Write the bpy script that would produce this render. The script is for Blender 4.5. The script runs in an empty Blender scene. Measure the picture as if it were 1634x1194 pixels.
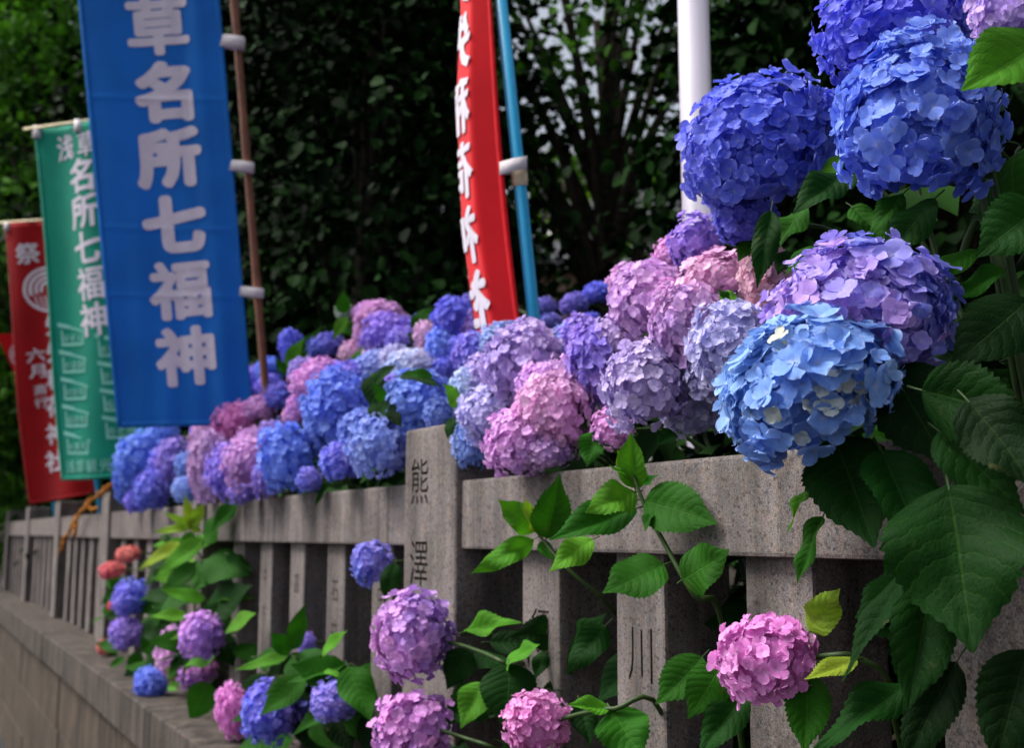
import bpy, bmesh, math, random
import numpy as np
from mathutils import Vector, Matrix

# ------------------------------------------------------------------ camera, sky, sun, exposure
FPX, PW, PH = 1800.0, 1634.0, 1194.0          # focal length in photograph pixels, photograph size
PITCH = math.atan(253 / FPX)
YAW = math.atan(977 / FPX * math.cos(PITCH))
CAM = Vector((-1.16, 0.0, 1.35))
FW = Vector((math.sin(YAW) * math.cos(PITCH), math.cos(YAW) * math.cos(PITCH), math.sin(PITCH)))
RT = Vector((math.cos(YAW), -math.sin(YAW), 0))
UP = RT.cross(FW)
scene = bpy.context.scene
COL = scene.collection
cam_d = bpy.data.cameras.new('camera')
cam = bpy.data.objects.new('camera', cam_d)
COL.objects.link(cam)
cam.matrix_world = Matrix.Translation(CAM) @ Matrix((RT, UP, -FW)).transposed().to_4x4()
cam_d.sensor_width = 36
cam_d.lens = FPX * 36 / PW
cam_d.clip_start = 0.05
cam_d.clip_end = 2000
cam_d.dof.use_dof = True
cam_d.dof.focus_distance = 1.62
cam_d.dof.aperture_fstop = 4.7
scene.camera = cam

SUN_EL, SUN_AZ = math.radians(54), math.radians(-60)     # azimuth from +Y towards +X
world = bpy.data.worlds.new('World')
scene.world = world
world.use_nodes = True
wn = world.node_tree.nodes
wl = world.node_tree.links
bg = wn['Background']
sky = wn.new('ShaderNodeTexSky')
sky.sky_type = 'NISHITA'
sky.sun_disc = False
sky.sun_elevation = SUN_EL
sky.sun_rotation = SUN_AZ
sky.dust_density = 4.0
hs = wn.new('ShaderNodeHueSaturation')
hs.inputs['Saturation'].default_value = 0.42
wl.new(sky.outputs[0], hs.inputs['Color'])
wl.new(hs.outputs[0], bg.inputs[0])
bg.inputs[1].default_value = 0.06
sun_d = bpy.data.lights.new('sun', 'SUN')
sun_d.energy = 1.5
sun_d.angle = math.radians(35)
sun_d.color = (1.0, 0.96, 0.9)
sun = bpy.data.objects.new('sun', sun_d)
COL.objects.link(sun)
sdir = Vector((math.sin(SUN_AZ) * math.cos(SUN_EL), math.cos(SUN_AZ) * math.cos(SUN_EL), math.sin(SUN_EL)))
sun.rotation_euler = (-sdir).to_track_quat('-Z', 'Y').to_euler()
sun.location = (-4, 2, 9)
vs = scene.view_settings
vs.view_transform = 'Standard'
vs.look = 'None'
vs.gamma = 1
vs.use_curve_mapping = False
vs.exposure = 1.66
scene.cycles.use_denoising = True
scene.cycles.use_adaptive_sampling = True
scene.cycles.adaptive_threshold = 0.02
scene.cycles.max_bounces = 4
scene.cycles.transparent_max_bounces = 4

R = random.Random(11)
NR = np.random.RandomState(5)
PI = math.pi

# ------------------------------------------------------------------ helpers
def ray(px, py):
    return FW + RT * ((px - PW / 2) / FPX) - UP * ((py - PH / 2) / FPX)

def atX(px, py, X):
    """point of the view ray that lies in the vertical plane at distance X behind the fence front"""
    r = ray(px, py)
    return CAM + r * ((X - CAM.x) / r.x)

def atD(px, py, d):
    return CAM + ray(px, py) * d

def depth(p):
    return (p - CAM).dot(FW)

WM = {}
def link(o, parent=None, M=None):
    COL.objects.link(o)
    M = M if M is not None else Matrix()
    o.parent = parent
    if parent is not None:
        o.matrix_parent_inverse = WM[parent].inverted()
    o.matrix_basis = M
    WM[o] = M
    return o

def mesh(name, V, F, mat=None, smooth=False, attrs=None, uv=None):
    me = bpy.data.meshes.new(name)
    me.from_pydata([tuple(v) for v in V], [], [tuple(int(i) for i in f) for f in F])
    if attrs:
        for k, a in attrs.items():
            at = me.attributes.new(k, 'FLOAT', 'POINT')
            at.data.foreach_set('value', np.asarray(a, dtype=np.float32))
    if uv is not None:
        lay = me.uv_layers.new(name='UVMap')
        idx = np.empty(len(me.loops), dtype=np.int32)
        me.loops.foreach_get('vertex_index', idx)
        lay.data.foreach_set('uv', np.asarray(uv, dtype=np.float32)[idx].ravel())
    if mat is not None:
        for m in (mat if isinstance(mat, (list, tuple)) else [mat]):
            me.materials.append(m)
    if smooth:
        me.polygons.foreach_set('use_smooth', [True] * len(me.polygons))
    me.update()
    return me

def obj(name, me, parent=None, M=None):
    return link(bpy.data.objects.new(name, me), parent, M)

def thing(name, loc, label, cat, group=None):
    o = bpy.data.objects.new(name, None)
    o.empty_display_size = 0.1
    link(o, None, Matrix.Translation(Vector(loc)))
    return tag(o, label, cat, group)

def tag(o, label=None, cat=None, group=None, kind=None):
    if label: o['label'] = label
    if cat: o['category'] = cat
    if group: o['group'] = group
    if kind: o['kind'] = kind
    return o

def srgb(r, g, b):
    f = lambda c: (c / 255 / 12.92) if c / 255 <= 0.04045 else ((c / 255 + 0.055) / 1.055) ** 2.4
    return (f(r), f(g), f(b))

def box_vf(x0, x1, y0, y1, z0, z1):
    V = [(x, y, z) for x in (x0, x1) for y in (y0, y1) for z in (z0, z1)]
    F = [(0, 1, 3, 2), (4, 6, 7, 5), (0, 4, 5, 1), (2, 3, 7, 6), (0, 2, 6, 4), (1, 5, 7, 3)]
    return V, F

def bevel_box(name, x0, x1, y0, y1, z0, z1, mat, bev=0.008, seg=2, rough=0.0):
    V, F = box_vf(x0, x1, y0, y1, z0, z1)
    bm = bmesh.new()
    vs_ = [bm.verts.new(v) for v in V]
    for f in F: bm.faces.new([vs_[i] for i in f])
    bmesh.ops.recalc_face_normals(bm, faces=bm.faces)
    if rough:
        for v in bm.verts:
            v.co += Vector((R.uniform(-1, 1), R.uniform(-1, 1), R.uniform(-1, 1))) * rough
    bmesh.ops.bevel(bm, geom=bm.edges[:], offset=bev, segments=seg, profile=0.6, affect='EDGES')
    me = bpy.data.meshes.new(name)
    bm.to_mesh(me); bm.free()
    me.materials.append(mat)
    return me

def tube_vf(pts, rad, n=8, cap=True):
    pts = [Vector(p) for p in pts]
    if not isinstance(rad, (list, tuple)): rad = [rad] * len(pts)
    V, F = [], []
    ref = Vector((0.31, 0.2, 0.93))
    for i, p in enumerate(pts):
        t = (pts[min(i + 1, len(pts) - 1)] - pts[max(i - 1, 0)]).normalized()
        a = t.cross(ref)
        if a.length < 1e-3: a = t.cross(Vector((1, 0, 0)))
        a.normalize()
        b = t.cross(a)
        for k in range(n):
            an = 2 * PI * k / n
            V.append(p + (a * math.cos(an) + b * math.sin(an)) * rad[i])
    for i in range(len(pts) - 1):
        for k in range(n):
            F.append((i * n + k, i * n + (k + 1) % n, (i + 1) * n + (k + 1) % n, (i + 1) * n + k))
    if cap:
        F.append(tuple(range(n))[::-1])
        F.append(tuple((len(pts) - 1) * n + k for k in range(n)))
    return V, F

def bez(a, b, c, d, n=8):
    out = []
    for i in range(n + 1):
        t = i / n
        out.append(a * (1 - t) ** 3 + b * 3 * t * (1 - t) ** 2 + c * 3 * t * t * (1 - t) + d * t ** 3)
    return out

def join_vf(parts):
    V, F = [], []
    for v, f in parts:
        k = len(V)
        V += list(v)
        F += [tuple(i + k for i in q) for q in f]
    return V, F

# ------------------------------------------------------------------ materials
class NT:
    def __init__(s, name):
        s.m = bpy.data.materials.new(name)
        s.m.use_nodes = True
        s.n = s.m.node_tree.nodes
        s.l = s.m.node_tree.links
        s.p = s.n['Principled BSDF']
        s.out = s.n['Material Output']
    def add(s, t, **kw):
        n = s.n.new(t)
        for k, v in kw.items(): setattr(n, k, v)
        return n
    def put(s, src, dst):
        if isinstance(src, (int, float)): dst.default_value = src
        elif isinstance(src, tuple): dst.default_value = src if len(src) == 4 or dst.type == 'VECTOR' else (*src, 1)
        else: s.l.new(src, dst)
    def math(s, op, a, b=None, c=None, clamp=False):
        n = s.add('ShaderNodeMath', operation=op, use_clamp=clamp)
        for i, x in enumerate((a, b, c)):
            if x is not None: s.put(x, n.inputs[i])
        return n.outputs[0]
    def mix(s, f, a, b, mode='MIX'):
        n = s.add('ShaderNodeMix', data_type='RGBA', blend_type=mode)
        s.put(f, n.inputs[0]); s.put(a, n.inputs[6]); s.put(b, n.inputs[7])
        return n.outputs[2]
    def ramp(s, f, stops):
        n = s.add('ShaderNodeValToRGB')
        e = n.color_ramp.elements
        while len(e) < len(stops): e.new(0.5)
        for i, (p, c) in enumerate(stops):
            e[i].position = p
            e[i].color = (c, c, c, 1) if isinstance(c, (int, float)) else (*c, 1)
        s.put(f, n.inputs[0])
        return n.outputs[0]
    def noise(s, scale, detail=4, rough=0.5, vec=None, dist=0.0):
        n = s.add('ShaderNodeTexNoise')
        n.inputs['Scale'].default_value = scale
        n.inputs['Detail'].default_value = detail
        n.inputs['Roughness'].default_value = rough
        n.inputs['Distortion'].default_value = dist
        if vec is not None: s.l.new(vec, n.inputs['Vector'])
        return n.outputs[0]
    def pos(s, scale=(1, 1, 1)):
        g = s.add('ShaderNodeNewGeometry')
        m = s.add('ShaderNodeMapping')
        m.inputs['Scale'].default_value = scale
        s.l.new(g.outputs['Position'], m.inputs[0])
        return m.outputs[0]
    def attr(s, name, kind='GEOMETRY'):
        n = s.add('ShaderNodeAttribute', attribute_name=name, attribute_type=kind)
        return n
    def bump(s, h, strength=0.3, dist=0.01):
        n = s.add('ShaderNodeBump')
        n.inputs['Strength'].default_value = strength
        n.inputs['Distance'].default_value = dist
        s.l.new(h, n.inputs['Height'])
        s.l.new(n.outputs[0], s.p.inputs['Normal'])
        return n.outputs[0]
    def base(s, c, rough=0.6, spec=0.3):
        s.put(c, s.p.inputs['Base Color'])
        s.put(rough, s.p.inputs['Roughness'])
        s.p.inputs['Specular IOR Level'].default_value = spec
    def translucent(s, c, fac):
        t = s.add('ShaderNodeBsdfTranslucent')
        s.put(c, t.inputs[0])
        mx = s.add('ShaderNodeMixShader')
        mx.inputs[0].default_value = fac
        s.l.new(s.p.outputs[0], mx.inputs[1])
        s.l.new(t.outputs[0], mx.inputs[2])
        s.l.new(mx.outputs[0], s.out.inputs[0])

def plain(name, c, rough=0.6, spec=0.3, var=0.0, scale=20):
    t = NT(name)
    if var:
        n = t.noise(scale, 4, vec=t.pos())
        f = t.ramp(n, [(0.3, 1 - var), (0.7, 1 + var)])
        t.base(t.mix(1.0, c, f, 'MULTIPLY'), rough, spec)
    else:
        t.base(c, rough, spec)
    return t.m

def granite(name, tone, warm=0.0, streak=0.4, mul=(1, 1, 1)):
    t = NT(name)
    p = t.pos()
    fine = t.noise(330, 3, 0.7, vec=p)
    vor = t.add('ShaderNodeTexVoronoi')
    vor.inputs['Scale'].default_value = 190
    t.l.new(p, vor.inputs['Vector'])
    grain = t.ramp(fine, [(0.34, 0.45), (0.5, 0.95), (0.68, 1.45)])
    cell = t.ramp(vor.outputs['Color'], [(0.12, 0.35), (0.3, 0.9), (0.85, 1.0), (0.95, 1.3)])
    big = t.ramp(t.noise(5, 5, 0.6, vec=p), [(0.3, 0.68), (0.7, 1.18)])
    st = t.ramp(t.noise(9, 5, 0.65, vec=t.pos((1.6, 1.6, 0.16))), [(0.36, 1 - streak), (0.62, 1.08)])
    pink = t.ramp(t.noise(60, 3, vec=p), [(0.4, (tone * 1.02, tone * 0.97, tone * 0.98)), (0.62, (tone * (1.12 + warm), tone * (0.98 + warm * 0.3), tone * (0.94 - warm * 0.4)))])
    c = t.mix(1.0, pink, grain, 'MULTIPLY')
    c = t.mix(0.8, c, cell, 'MULTIPLY')
    c = t.mix(1.0, c, big, 'MULTIPLY')
    c = t.mix(1.0, c, st, 'MULTIPLY')
    moss = t.ramp(t.noise(3.3, 6, 0.7, vec=p), [(0.56, 0.0), (0.72, 0.38)])
    c = t.mix(moss, c, (tone * 0.45, tone * 0.47, tone * 0.33))
    lich = t.ramp(t.noise(17, 5, 0.7, vec=p, dist=0.6), [(0.62, 0.0), (0.70, 0.4)])
    c = t.mix(lich, c, (tone * 1.35, tone * 1.33, tone * 1.2))
    drip = t.ramp(t.noise(22, 4, 0.6, vec=t.pos((1, 1, 0.05))), [(0.28, 0.5), (0.42, 1.0)])
    c = t.mix(0.8, c, drip, 'MULTIPLY')
    c = t.mix(1.0, c, mul, 'MULTIPLY')
    t.base(c, 0.82, 0.25)
    t.bump(t.math('ADD', fine, t.noise(45, 4, vec=p)), 0.35, 0.004)
    return t.m

M_granite = granite('granite', 0.19, 0.06, 0.5, (1.03, 0.98, 0.97))
M_coping = granite('coping_stone', 0.085, 0.2, 0.75, (1.05, 0.98, 0.9))
M_wall = granite('wall_stone', 0.08, 0.28, 0.8, (1.12, 0.98, 0.8))

def petal_mat():
    t = NT('petal')
    ta, tb = t.attr('tint_a', 'OBJECT'), t.attr('tint_b', 'OBJECT')
    f = t.math('ADD', t.attr('mixf').outputs['Fac'], t.attr('mixo', 'OBJECT').outputs['Fac'])
    pr = t.attr('pr').outputs['Fac']
    c = t.mix(t.math('MULTIPLY', f, 1.0, clamp=True), ta.outputs['Color'], tb.outputs['Color'])
    h = t.math('FRACT', t.math('MULTIPLY', f, 57.31))
    br = t.math('ADD', t.math('MULTIPLY', h, 0.34), 0.84)
    c = t.mix(1.0, c, t.ramp(br, [(0.0, 0.0), (1.0, 1.0)]), 'MULTIPLY')
    pale = t.mix(0.35, c, (0.85, 0.86, 0.95))
    c = t.mix(t.ramp(pr, [(0.02, 0.95), (0.10, 0.5), (0.3, 0.0), (0.7, 0.05), (1.0, 0.5)]), c, pale)
    vn = t.ramp(t.noise(160, 3, 0.6, vec=t.pos()), [(0.35, 0.9), (0.65, 1.07)])
    c = t.mix(1.0, c, vn, 'MULTIPLY')
    t.base(c, 0.62, 0.22)
    t.translucent(c, 0.3)
    return t.m
M_petal = petal_mat()

def leaf_mat():
    t = NT('hydrangea_leaf')
    tint = t.attr('tint', 'OBJECT').outputs['Color']
    uvn = t.add('ShaderNodeUVMap')
    sep = t.add('ShaderNodeSeparateXYZ')
    t.l.new(uvn.outputs[0], sep.inputs[0])
    u, v = sep.outputs[0], sep.outputs[1]
    a = t.math('ABSOLUTE', t.math('SUBTRACT', t.math('MULTIPLY', u, 2.0), 1.0))
    oi = t.add('ShaderNodeObjectInfo')
    wob = t.math('ADD', t.math('MULTIPLY', t.math('SUBTRACT', t.noise(9, 3, vec=uvn.outputs[0]), 0.5), 0.8), oi.outputs['Random'])
    ph = t.math('ADD', t.math('SUBTRACT', t.math('MULTIPLY', v, 8.5), t.math('MULTIPLY', t.math('POWER', a, 1.3), 1.9)), wob)
    pp = t.math('PINGPONG', ph, 0.5)                       # 0 on a vein
    mid = t.ramp(a, [(0.012, 1.0), (0.035, 0.0)])
    lat = t.ramp(pp, [(0.012, 0.8), (0.05, 0.0)])
    vor = t.add('ShaderNodeTexVoronoi', feature='DISTANCE_TO_EDGE')
    vor.inputs['Scale'].default_value = 26
    t.l.new(uvn.outputs[0], vor.inputs['Vector'])
    net = t.ramp(vor.outputs['Distance'], [(0.0, 0.3), (0.06, 0.0)])
    vein = t.math('MAXIMUM', t.math('MAXIMUM', mid, lat), net)
    g = t.ramp(t.noise(7, 4, vec=t.pos()), [(0.3, 0.72), (0.7, 1.25)])
    c0 = t.mix(1.0, tint, g, 'MULTIPLY')
    lighter = t.mix(0.25, t.mix(1.0, c0, (2.0, 1.9, 1.6), 'MULTIPLY'), (0.10, 0.2, 0.03))
    c = t.mix(t.math('MULTIPLY', vein, 0.45), c0, lighter)
    blotch = t.ramp(t.noise(24, 4, 0.7, vec=t.pos()), [(0.64, 0.0), (0.76, 0.5)])
    c = t.mix(blotch, c, (0.10, 0.10, 0.03))
    t.base(c, 0.6, 0.09)
    hgt = t.math('SUBTRACT', t.math('POWER', pp, 0.5), t.math('MULTIPLY', mid, 0.4))
    hgt = t.math('ADD', hgt, t.math('MULTIPLY', vor.outputs['Distance'], 0.6))
    t.bump(hgt, 0.4, 0.004)
    t.translucent(t.mix(1.0, c, (1.3, 1.5, 0.6), 'MULTIPLY'), 0.25)
    return t.m
M_leaf = leaf_mat()

def foliage_mat(name, ca, cb, trans=0.25):
    t = NT(name)
    f = t.attr('mixf').outputs['Fac']
    c = t.mix(f, ca, cb)
    t.base(c, 0.7, 0.05)
    if trans: t.translucent(t.mix(1.0, c, (1.2, 1.5, 0.6), 'MULTIPLY'), trans)
    return t.m
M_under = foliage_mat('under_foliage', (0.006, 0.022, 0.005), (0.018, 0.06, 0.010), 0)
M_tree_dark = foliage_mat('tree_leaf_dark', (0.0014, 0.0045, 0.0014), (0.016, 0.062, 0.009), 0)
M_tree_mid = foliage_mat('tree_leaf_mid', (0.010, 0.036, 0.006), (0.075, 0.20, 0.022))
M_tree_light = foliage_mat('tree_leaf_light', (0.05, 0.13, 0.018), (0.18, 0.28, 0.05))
M_stem = plain('green_stem', (0.028, 0.06, 0.012), 0.5, 0.3, 0.3, 40)
M_wood_stem = plain('woody_stem', (0.06, 0.05, 0.03), 0.8, 0.2, 0.4, 60)
M_bark = plain('bark', (0.035, 0.028, 0.022), 0.9, 0.1, 0.5, 25)
M_soil = plain('soil', (0.03, 0.024, 0.017), 0.95, 0.1, 0.5, 12)
M_dry = plain('dry_orange', (0.42, 0.16, 0.025), 0.8, 0.15, 0.4, 80)

def asphalt():
    t = NT('asphalt')
    n = t.noise(220, 3, 0.7, vec=t.pos())
    c = t.ramp(n, [(0.3, 0.016), (0.7, 0.05)])
    t.base(t.mix(1.0, c, t.ramp(t.noise(1.5, 4, vec=t.pos()), [(0.3, 0.75), (0.7, 1.15)]), 'MULTIPLY'), 0.85, 0.3)
    t.bump(n, 0.5, 0.01)
    return t.m
M_asphalt = asphalt()

def cloth(name, c, rough=0.75):
    t = NT(name)
    tc = t.add('ShaderNodeUVMap')
    w = t.add('ShaderNodeTexWave', wave_type='BANDS', bands_direction='X')
    w.inputs['Scale'].default_value = 260
    t.l.new(tc.outputs[0], w.inputs['Vector'])
    g = t.ramp(t.noise(4, 4, vec=t.pos()), [(0.3, 0.88), (0.7, 1.1)])
    col = t.mix(1.0, c, g, 'MULTIPLY')
    t.base(col, rough, 0.2)
    t.p.inputs['Sheen Weight'].default_value = 0.15
    t.bump(w.outputs[0], 0.06, 0.002)
    t.translucent(col, 0.2)
    return t.m
M_blue = cloth('blue_cloth', srgb(30, 122, 214))
M_green = cloth('green_cloth', srgb(10, 150, 125))
M_red = cloth('red_cloth', srgb(235, 25, 38))
M_crimson = cloth('crimson_cloth', srgb(170, 12, 22))
M_print = plain('white_print', srgb(222, 214, 228), 0.8, 0.2, 0.05, 30)
M_print_soft = plain('pale_green_print', srgb(132, 204, 188), 0.8, 0.2, 0.06, 30)
M_tie = plain('white_tie', srgb(215, 208, 212), 0.8, 0.2, 0.08, 60)
M_bamboo = plain('bamboo', srgb(125, 82, 62), 0.55, 0.35, 0.25, 14)
M_bluepole = plain('blue_plastic', srgb(28, 160, 212), 0.32, 0.5, 0.06, 8)
M_joint = plain('beige_plastic', srgb(232, 216, 176), 0.5, 0.4, 0.1, 30)
M_white = plain('white_paint', srgb(186, 181, 198), 0.4, 0.4, 0.05, 6)
M_plaster = plain('white_plaster', srgb(240, 238, 236), 0.8, 0.2, 0.05, 3)
M_peach = plain('peach_wall', srgb(214, 178, 160), 0.8, 0.2, 0.12, 3)
M_tile = plain('roof_tile', srgb(105, 106, 112), 0.6, 0.3, 0.25, 6)
M_wood = plain('red_brown_wood', srgb(140, 78, 58), 0.6, 0.3, 0.25, 10)
M_ink = plain('engraved_stone', (0.016, 0.014, 0.011), 0.95, 0.1, 0.3, 90)
M_worn = plain('worn_engraving', (0.055, 0.043, 0.032), 0.95, 0.1, 0.5, 70)
M_glass = plain('window_glass', (0.06, 0.07, 0.08), 0.1, 0.6)

# ------------------------------------------------------------------ ground
def slab(name, x0, x1, y0, y1, z, mat, kind='structure', n=1):
    V, F = [], []
    nx, ny = n, n
    for j in range(ny + 1):
        for i in range(nx + 1):
            V.append((x0 + (x1 - x0) * i / nx, y0 + (y1 - y0) * j / ny, z))
    for j in range(ny):
        for i in range(nx):
            a = j * (nx + 1) + i
            F.append((a, a + 1, a + nx + 2, a + nx + 1))
    return tag(obj(name, mesh(name, V, F, mat)), kind=kind)

GZ = -0.56
slab('ground', -400, 400, -400, 400, GZ, M_asphalt)
SOIL = 0.62
V, F = box_vf(0.21, 30, -8, 40, -0.05, SOIL)
# gently uneven planting bed behind the fence
nx, ny = 30, 60
V, F = [], []
for j in range(ny + 1):
    for i in range(nx + 1):
        x = 0.20 + (i / nx) ** 2 * 40
        y = -8 + 48 * j / ny
        V.append((x, y, SOIL + (0.03 * math.sin(x * 5.1 + y * 3) + 0.03 * math.sin(y * 4.3 - x * 2)) * min(1, (x - 0.2) * 2)))
for j in range(ny):
    for i in range(nx):
        a = j * (nx + 1) + i
        F.append((a, a + 1, a + nx + 2, a + nx + 1))
tag(obj('planting_bed', mesh('planting_bed', V, F, M_soil, True)), kind='structure')

# ------------------------------------------------------------------ stone fence and retaining wall
RB, RTOP, PT, PLZ = 1.315, 1.476, 1.606, 0.655
BAY = 2.53
POSTS = [0.045 + BAY * i for i in range(-1, 8)]

def text_2d(s, bold=0.0, size=1.0):
    """flat triangulated outline of one character, centred, unit height"""
    cu = bpy.data.curves.new('char', 'FONT')
    cu.body = s
    cu.size = 1.0
    cu.offset = bold
    cu.resolution_u = 3
    o = bpy.data.objects.new('char', cu)
    COL.objects.link(o)
    dg = bpy.context.evaluated_depsgraph_get()
    dg.update()
    me = bpy.data.meshes.new_from_object(o.evaluated_get(dg))
    V = [Vector(v.co) for v in me.vertices]
    F = [tuple(p.vertices) for p in me.polygons]
    bpy.data.objects.remove(o)
    bpy.data.curves.remove(cu)
    bpy.data.meshes.remove(me)
    xs = [v.x for v in V]; ys = [v.y for v in V]
    c = Vector(((min(xs) + max(xs)) / 2, (min(ys) + max(ys)) / 2, 0))
    return [(v - c) * size for v in V], F

TEXT_CACHE = {}
def glyph(s, bold):
    if (s, bold) not in TEXT_CACHE: TEXT_CACHE[(s, bold)] = text_2d(s, bold)
    return TEXT_CACHE[(s, bold)]

def cut_grid(V, F, step):
    bm = bmesh.new()
    vv = [bm.verts.new(v) for v in V]
    for f in F:
        try: bm.faces.new([vv[i] for i in f])
        except ValueError: pass
    for ax in (0, 1):
        lo = min(v[ax] for v in V); hi = max(v[ax] for v in V)
        k = math.ceil(lo / step)
        while k * step < hi:
            co = Vector((0, 0, 0)); co[ax] = k * step
            no = Vector((0, 0, 0)); no[ax] = 1
            bmesh.ops.bisect_plane(bm, geom=bm.verts[:] + bm.edges[:] + bm.faces[:], plane_co=co, plane_no=no)
            k += 1
    bm.verts.index_update()
    out = [v.co.copy() for v in bm.verts], [tuple(v.index for v in f.verts) for f in bm.faces]
    bm.free()
    return out

def engraved(chars, X, yc, z0, size, asp, parent, step=None, bold=0.012, mat=None):
    """characters carved 5 mm into the street face (normal -X) of a post or picket"""
    z = z0
    parts = []
    for ch in chars:
        V, F = glyph(ch, bold)
        n = len(V)
        front = [Vector((X - 0.02, yc - v.x * size * asp, z + v.y * size)) for v in V]
        back = [Vector((X + 0.005, v.y, v.z)) for v in front]
        bm = bmesh.new()
        vf = [bm.verts.new(v) for v in front]
        fs = []
        for f in F:
            try: fs.append(bm.faces.new([vf[q] for q in f]))
            except ValueError: pass
        bmesh.ops.remove_doubles(bm, verts=bm.verts[:], dist=1e-6)
        ext = bmesh.ops.extrude_face_region(bm, geom=bm.faces[:])
        for g in ext['geom']:
            if isinstance(g, bmesh.types.BMVert): g.co.x = X + 0.005
        bmesh.ops.recalc_face_normals(bm, faces=bm.faces[:])
        me = bpy.data.meshes.new('cutter')
        bm.to_mesh(me); bm.free()
        me.materials.append(mat or M_ink)
        cut = bpy.data.objects.new('cutter', me)
        COL.objects.link(cut)
        md = parent.modifiers.new('carve', 'BOOLEAN')
        md.operation = 'DIFFERENCE'; md.solver = 'EXACT'; md.object = cut
        md.material_mode = 'TRANSFER'
        parts.append(cut)
        z -= (step or size * 1.25)
    dg = bpy.context.evaluated_depsgraph_get()
    dg.update()
    new = bpy.data.meshes.new_from_object(parent.evaluated_get(dg))
    if len(new.polygons) > 60 and (mat or M_ink).name in [m.name for m in new.materials if m]:
        new.name = parent.data.name
        parent.modifiers.clear()
        parent.data = new
    else:
        parent.modifiers.clear()
        print('CARVE FAILED', chars, len(new.polygons))
    for cut in parts:
        me = cut.data
        bpy.data.objects.remove(cut); bpy.data.meshes.remove(me)

fence = thing('stone_fence', (0.06, 6.0, PLZ), 'long grey granite fence of square posts, pickets and rails on a stone coping', 'fence')
wall = thing('retaining_wall', (-0.1, 6.0, GZ), 'low brownish stone block retaining wall below the granite fence', 'wall')
picket_me = {}
k = 0
for i, yp in enumerate(POSTS):
    w = 0.305 if i < 4 else 0.30
    p = obj('post', bevel_box('post', -0.012, 0.20, yp - w / 2, yp + w / 2, PLZ, PT + R.uniform(-0.008, 0.008), M_granite, 0.010, 3, 0.002), fence)
    if abs(yp - 2.575) < 0.01:
        main_post = p
        engraved('熊澤', -0.0125, yp + 0.055, 1.478, 0.125, 0.95, p, 0.205, 0.0)
    if i + 1 < len(POSTS):
        y0, y1 = yp + w / 2 - 0.004, POSTS[i + 1] - w / 2 + 0.004
        dz = R.uniform(-0.003, 0.003)
        obj('rail', bevel_box('rail', 0.006 + R.uniform(-0.002, 0.002), 0.165, y0, y1, RB + dz, RTOP + dz, M_granite, 0.007, 2, 0.0015), fence)
        if abs(yp - 2.575) < 0.01: cs = [2.995, 3.375, 3.76, 4.14, 4.53]
        elif abs(yp - 0.045) < 0.01: cs = [0.60, 0.98, 1.36, 1.735, 2.10]
        else: cs = [yp + 0.465 + 0.40 * q for q in range(5)]
        for q, yc in enumerate(cs):
            pk = obj('picket', bevel_box('picket', 0.035, 0.155 + 0.03, yc - 0.077, yc + 0.077, PLZ, RB + 0.02, M_granite, 0.007, 2, 0.002), fence)
            for yy, chars, z0, sz, stp in ((2.10, '須', 1.145, 0.115, .2), (1.735, '川山', 1.13, 0.125, .21), (1.36, '小', 0.93, 0.12, .2), (2.995, '田', 1.16, 0.09, .15), (3.375, '石井', 1.17, 0.085, .12), (3.76, '高木', 1.18, 0.085, .13), (4.14, '中村', 1.19, 0.08, .13)):
                if abs(yc - yy) < 0.01:
                    engraved(chars, 0.0345, yc, z0, sz * 0.9, 0.8, pk, stp, -0.004, M_worn)

y = -3.0
while y < 19:
    L = R.uniform(1.5, 1.9)
    obj('coping_stone', bevel_box('coping_stone', -0.245 + R.uniform(-0.004, 0.004), 0.24, y + 0.003, y + L - 0.003, 0.47, PLZ + R.uniform(-0.003, 0.0), M_coping, 0.012, 3, 0.002), fence)
    y += L
for row, (z0, z1) in enumerate(((GZ, -0.246), (-0.24, 0.105), (0.112, 0.467))):
    y = -3.2 + 0.55 * row
    while y < 12.6:
        L = R.uniform(1.15, 1.7)
        y1 = min(y + L, 12.9)
        obj('stone_block', bevel_box('stone_block', -0.20 + R.uniform(-0.006, 0.006), 0.18, y + 0.004, y1 - 0.004, z0 + 0.002, z1, M_wall, 0.010, 2, 0.002), wall)
        y = y1
# recessed stretch beyond the end of the blocks
y = 12.9
while y < 19:
    obj('stone_block', bevel_box('stone_block', 0.02, 0.19, y + 0.004, y + 0.996, GZ + 0.002, 0.467, M_wall, 0.010, 2, 0.002), wall)
    y += 1.0

# ------------------------------------------------------------------ hydrangea florets, heads, leaves
def petal(nt, nw, rng):
    V, pr = [], []
    cup = rng.uniform(0.12, 0.40); edge = rng.uniform(0.0, 0.24); wv = rng.uniform(-0.14, 0.14)
    wid = rng.uniform(0.46, 0.56)
    rows = {5: (0, 0.28, 0.55, 0.80, 0.94, 1.0), 3: (0, 0.5, 0.86, 1.0)}[nt]
    for i in range(nt + 1):
        t = rows[i]
        hw = wid * (0.10 + 0.90 * math.sin(PI / 2 * t / 0.55)) if t < 0.55 else wid * math.sqrt(max(0.02, 1 - ((t - 0.55) / 0.455) ** 2))
        for j in range(nw + 1):
            s = 2 * j / nw - 1
            yy = t * (1 - 0.05 * s * s * t)
            zz = cup * t - cup * 1.25 * t * t + edge * s * s * t + wv * s * t
            V.append((s * hw, yy + 0.02, zz)); pr.append(t)
    F = []
    for i in range(nt):
        for j in range(nw):
            a = i * (nw + 1) + j
            F.append((a, a + 1, a + nw + 2, a + nw + 1))
    return np.array(V), F, pr

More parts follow.
